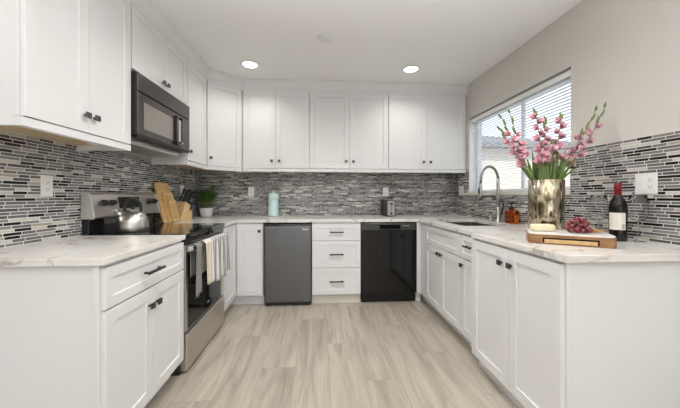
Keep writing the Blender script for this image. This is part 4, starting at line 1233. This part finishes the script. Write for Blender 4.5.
gc = bo + bu * .222 + bv * .100 + Z_ * .0577
gr = thing('grape_cluster', 'bunch of red grapes in the middle of the cheese board', 'grapes', gc)
rng = random.Random(4)
placed = []
rg = .0118
tries = 0
while len(placed) < 46 and tries < 12000:
    tries += 1
    x = rng.uniform(-.050, .050); y = rng.uniform(-.045, .045); z = rng.uniform(rg, .074)
    r0 = rg * rng.uniform(.9, 1.08)
    if (x / .053) ** 2 + (y / .05) ** 2 + ((z - .006) / .076) ** 2 > 1: continue
    if z < r0: z = r0
    if all((Vector((x, y, z)) - q).length > (r0 + r1) * .90 for q, r1 in placed): placed.append((Vector((x, y, z)), r0))
placed.sort(key=lambda q: q[0].z)
for q, r0 in placed:
    mb = MB(); c_ = gc + bu * q.x + bv * q.y + Z_ * q.z
    mb.ball(c_, r0, r0, r0 * 1.08, Matrix.Rotation(rng.uniform(-.6, .6), 3, 'X') if q.z > r0 * 1.2 else None, 14, 9)
    mb.build('grape', M['grape'], gr)
mb = MB(); mb.tube([gc + Z_ * .03, gc + bu * .01 + Z_ * .055, gc + bu * .035 + bv * .02 + Z_ * .064], [.003, .0025, .002], 6); mb.build('stem', M['twig'], gr)

cr0 = bo + bu * .290 + bv * .155 + Z_ * .0577
labs = ['round brown cracker at the bottom of the small cracker pile on the cheese board', 'brown cracker lying left on the cracker pile, beside the grapes',
        'brown cracker on top of the cracker pile', 'brown cracker at the right edge of the cracker pile, nearest the wine']
for (a, b, z, tl), lab in zip(((0, 0, 0, 0), (-.020, -.006, .0062, .06), (.004, .008, .0124, .04), (.026, -.006, .0062, -.06)), labs):
    cc_ = cr0 + bu * a + bv * b + Z_ * z
    mb = MB(); mb.lathe([(.020, 0), (.0225, .002), (.0225, .004), (.020, .006)], cc_, 20, (math.sin(tl) * .3, 0, 1), smooth=False)
    tag(mb.build('cracker', M['cracker'], org=cc_), lab, 'cracker', 'crackers on the cheese board')

# wine bottle and glasses
w0 = Vector((1.668, 1.497, .9142))
wb_ = thing('wine_bottle', 'dark red wine bottle with red foil and cream label', 'bottle', w0)
MB().lathe([(.020, .004), (.034, 0), (.0385, .004), (.039, .012), (.039, .185), (.0375, .202), (.032, .222), (.022, .242), (.0165, .256), (.0155, .27), (.0152, .300)], w0, 40).build('bottle_glass', M['wine'], wb_)
MB().lathe([(.0162, .252), (.0166, .258), (.0160, .285), (.0172, .287), (.0172, .297), (.0165, .3225), (.012, .3235)], w0, 32).build('foil_capsule', M['foil'], wb_)
# paper label: a curved strip facing the camera
def arc_strip(r0, r1, a0, a1, z0, z1, c_, n=20):
    bm_ = MB()
    loops = []
    for k in range(n + 1):
        an = a0 + (a1 - a0) * k / n
        e = Vector((math.cos(an), math.sin(an), 0))
        loops.append([c_ + e * r0 + Z_ * z0, c_ + e * r1 + Z_ * z0, c_ + e * r1 + Z_ * z1, c_ + e * r0 + Z_ * z1])
    return bm_.loft(loops, smooth=False)
ang = math.atan2(-1.497, -1.668) - .12
lb_ = arc_strip(.0392, .0396, ang - .98, ang + .98, .064, .158, w0).build('label', M['label'], wb_); lb_['label'] = 'cream paper wine label'
arc_strip(.0397, .0399, ang + .50, ang + .85, .070, .096, w0, 6).build('printed_square', M['labelgrey'], lb_)

def wine_glass(label, c_):
    g = thing('wine_glass', label, 'wine glass', c_, 'stemmed wine glasses by the wine bottle')
    t = .0012
    out = [(.024, .118), (.036, .134), (.0415, .158), (.0420, .178), (.0395, .215), (.0355, .256)]
    inn = [(r - t, z + (.001 if k else .003)) for k, (r, z) in enumerate(out)]
    prof = [(.0045, .108)] + out + [(out[-1][0] - t * .5, .2566)] + inn[::-1][0:] + [(.001, .1125), (.001, .108)]
    MB().lathe(prof, c_, 40).build('bowl', M['glass'], g)
    MB().lathe([(.034, 0), (.0345, .0015), (.020, .004), (.007, .008), (.0038, .02), (.0034, .07), (.0045, .1078)], c_, 32).build('stem', M['glass'], g)
wine_glass('clear stemmed wine glass left of the wine bottle', Vector((1.640, 1.583, .9142)))
wine_glass('clear stemmed wine glass right of the wine bottle, below the outlet', Vector((1.757, 1.470, .9142)))

# ------------------------------------------------------------------ window blind
bl = thing('window_blind', 'white horizontal mini blind with open slats in the window', 'blind', (1.85, 2.66, WZ1))
BY0, BY1 = WY0 + .008, WY1 - .012
MB().box(1.826, 1.872, BY0, BY1, 2.040, 2.086, bev=.003).build('headrail', M['blind'], bl)
mb = MB()
z = 2.030
zs = []
while z > 1.250:
    zs.append(z); z -= .0250
for z in [2.042, 2.038, 2.034] + zs:
    rows = []
    for y in (BY0 + .006, BY1 - .006):
        rows.append([(1.849 + dx, y, z + .0022 * (1 - (dx / .0125) ** 2) - dx * .05) for dx in (-.0125, -.006, 0, .006, .0125)] +
                    [(1.849 + dx, y, z - .0007 + .0022 * (1 - (dx / .0125) ** 2) - dx * .05) for dx in (.0125, .006, 0, -.006, -.0125)])
    mb.loft(rows)
mb.build('slats', M['blind'], bl)
MB().box(1.838, 1.860, BY0 + .004, BY1 - .004, 1.216, 1.234, bev=.003).build('bottom_rail', M['blind'], bl)
for y in (2.10, 2.66, 3.22):
    mb = MB(); mb.box(1.8352, 1.8358, y, y + .0012, 1.234, 2.045); mb.box(1.8622, 1.8628, y, y + .0012, 1.234, 2.045); mb.build('ladder_cord', M['blind'], bl)
MB().cyl((1.832, 3.28, 2.044), (1.830, 3.285, 1.45), .004, 8).build('tilt_wand', M['plate'], bl)

# ------------------------------------------------------------------ outlets and switches
def plate(name, label, cat, F, u, z, w, h, kinds):
    o = thing(name, label, cat, F.p(u, z, 0), None)
    mb = MB()
    mb.loft([F.rect(u - w / 2 + i, u + w / 2 - i, z - h / 2 + i, z + h / 2 - i, q) for i, q in ((0, .0003), (0, .003), (.002, .0055))])
    mb.build('cover_plate', M['plate'], o)
    n = len(kinds)
    for k, kd_ in enumerate(kinds):
        uc = u + (k - (n - 1) / 2) * .046
        if kd_ == 'rocker':
            mb = MB(); mb.loft([F.rect(uc - .0165 + i, uc + .0165 - i, z - .033 + i, z + .033 - i, q) for i, q in ((0, .0056), (0, .008), (.002, .0085))]); r = mb.build('rocker', M['trim'], o)
            mb = MB(); mb.loft([F.rect(uc - .0166, uc + .0166, z - .0008, z + .0008, q) for q in (.0085, .0088)]); mb.build('rocker_line', M['labelgrey'], r)
        else:
            for s_ in (-1, 1):
                zc2 = z + s_ * .0195
                mb = MB(); mb.loft([F.rect(uc - .0165 + i, uc + .0165 - i, zc2 - .0145 + i, zc2 + .0145 - i, q) for i, q in ((0, .0056), (0, .0066), (.001, .007))]); r = mb.build('socket', M['plate'], o)
                mb = MB()
                for du_ in (-.0065, .0065): mb.loft([F.rect(uc + du_ - .0012, uc + du_ + .0012, zc2 - .001, zc2 + .008, q) for q in (.0070, .0073)])
                mb.cyl(F.p(uc, zc2 - .0075, .0070), F.p(uc, zc2 - .0075, .0073), .0026, 10)
                mb.build('slots', M['slot'], r)
    return o
WL_ = Face((XL + TT, 0, 0), (0, 1, 0), (1, 0, 0)); WB_ = Face((0, YB - TT, 0), (1, 0, 0), (0, -1, 0)); WR_ = Face((XR - TT, 0, 0), (0, -1, 0), (-1, 0, 0))
plate('wall_outlet', 'white outlet on the left backsplash left of the range', 'outlet', WL_, 1.704, 1.220, .068, .118, ['duplex'])
plate('wall_outlet', 'white outlet on the left backsplash behind the knife block', 'outlet', WL_, 3.285, 1.225, .074, .118, ['duplex'])
plate('wall_outlet', 'white outlet on the back backsplash left of the mint bottle', 'outlet', WB_, -.862, 1.222, .072, .115, ['duplex'])
plate('wall_outlet', 'white outlet on the back backsplash above the toaster', 'outlet', WB_, .872, 1.222, .072, .115, ['duplex'])
plate('wall_outlet', 'wide white plate with rocker switch and outlet on the right backsplash', 'outlet', WR_, -1.470, 1.232, .108, .116, ['rocker', 'duplex'])
plate('light_switch', 'white double switch plate in the far right corner left of the window', 'switch', WR_, -3.545, 1.236, .116, .118, ['rocker', 'rocker'])

# ------------------------------------------------------------------ ceiling fixtures
def can(x, y, label):
    o = thing('recessed_light', label, 'ceiling light', (x, y, H), 'recessed ceiling lights')
    MB().lathe([(.090, H - .0005), (.089, H - .006), (.076, H - .0095), (.072, H - .004), (.072, H - .0005)], (x, y, 0), 40).build('trim_ring', M['trim'], o)
    MB().lathe([(.0715, H - .0006), (.0715, H - .0050), (.04, H - .0056)], (x, y, 0), 32).build('lens', M['lens'], o)
    d = bpy.data.lights.new('down_spot', 'SPOT'); d.energy = 18; d.spot_size = math.radians(150); d.spot_blend = 0.8; d.shadow_soft_size = .07; d.color = (1.0, .955, .89)
    l = bpy.data.objects.new('down_spot', d); COL.objects.link(l); l.parent = o; l.location = (0, 0, -.02)
can(-.707, 3.01, 'lit round recessed ceiling light on the left')
can(.975, 3.0, 'lit round recessed ceiling light on the right')
sm = thing('smoke_detector', 'round white smoke detector flush on the ceiling', 'smoke detector', (.051, 2.465, H))
MB().lathe([(.068, H - .0005), (.068, H - .006), (.062, H - .013), (.048, H - .016)], (.051, 2.465, 0), 40).build('housing', M['smoke'], sm)
MB().lathe([(.030, H - .0162), (.029, H - .018), (.010, H - .019)], (.051, 2.465, 0), 28).build('sensor_cap', M['smoke'], sm)
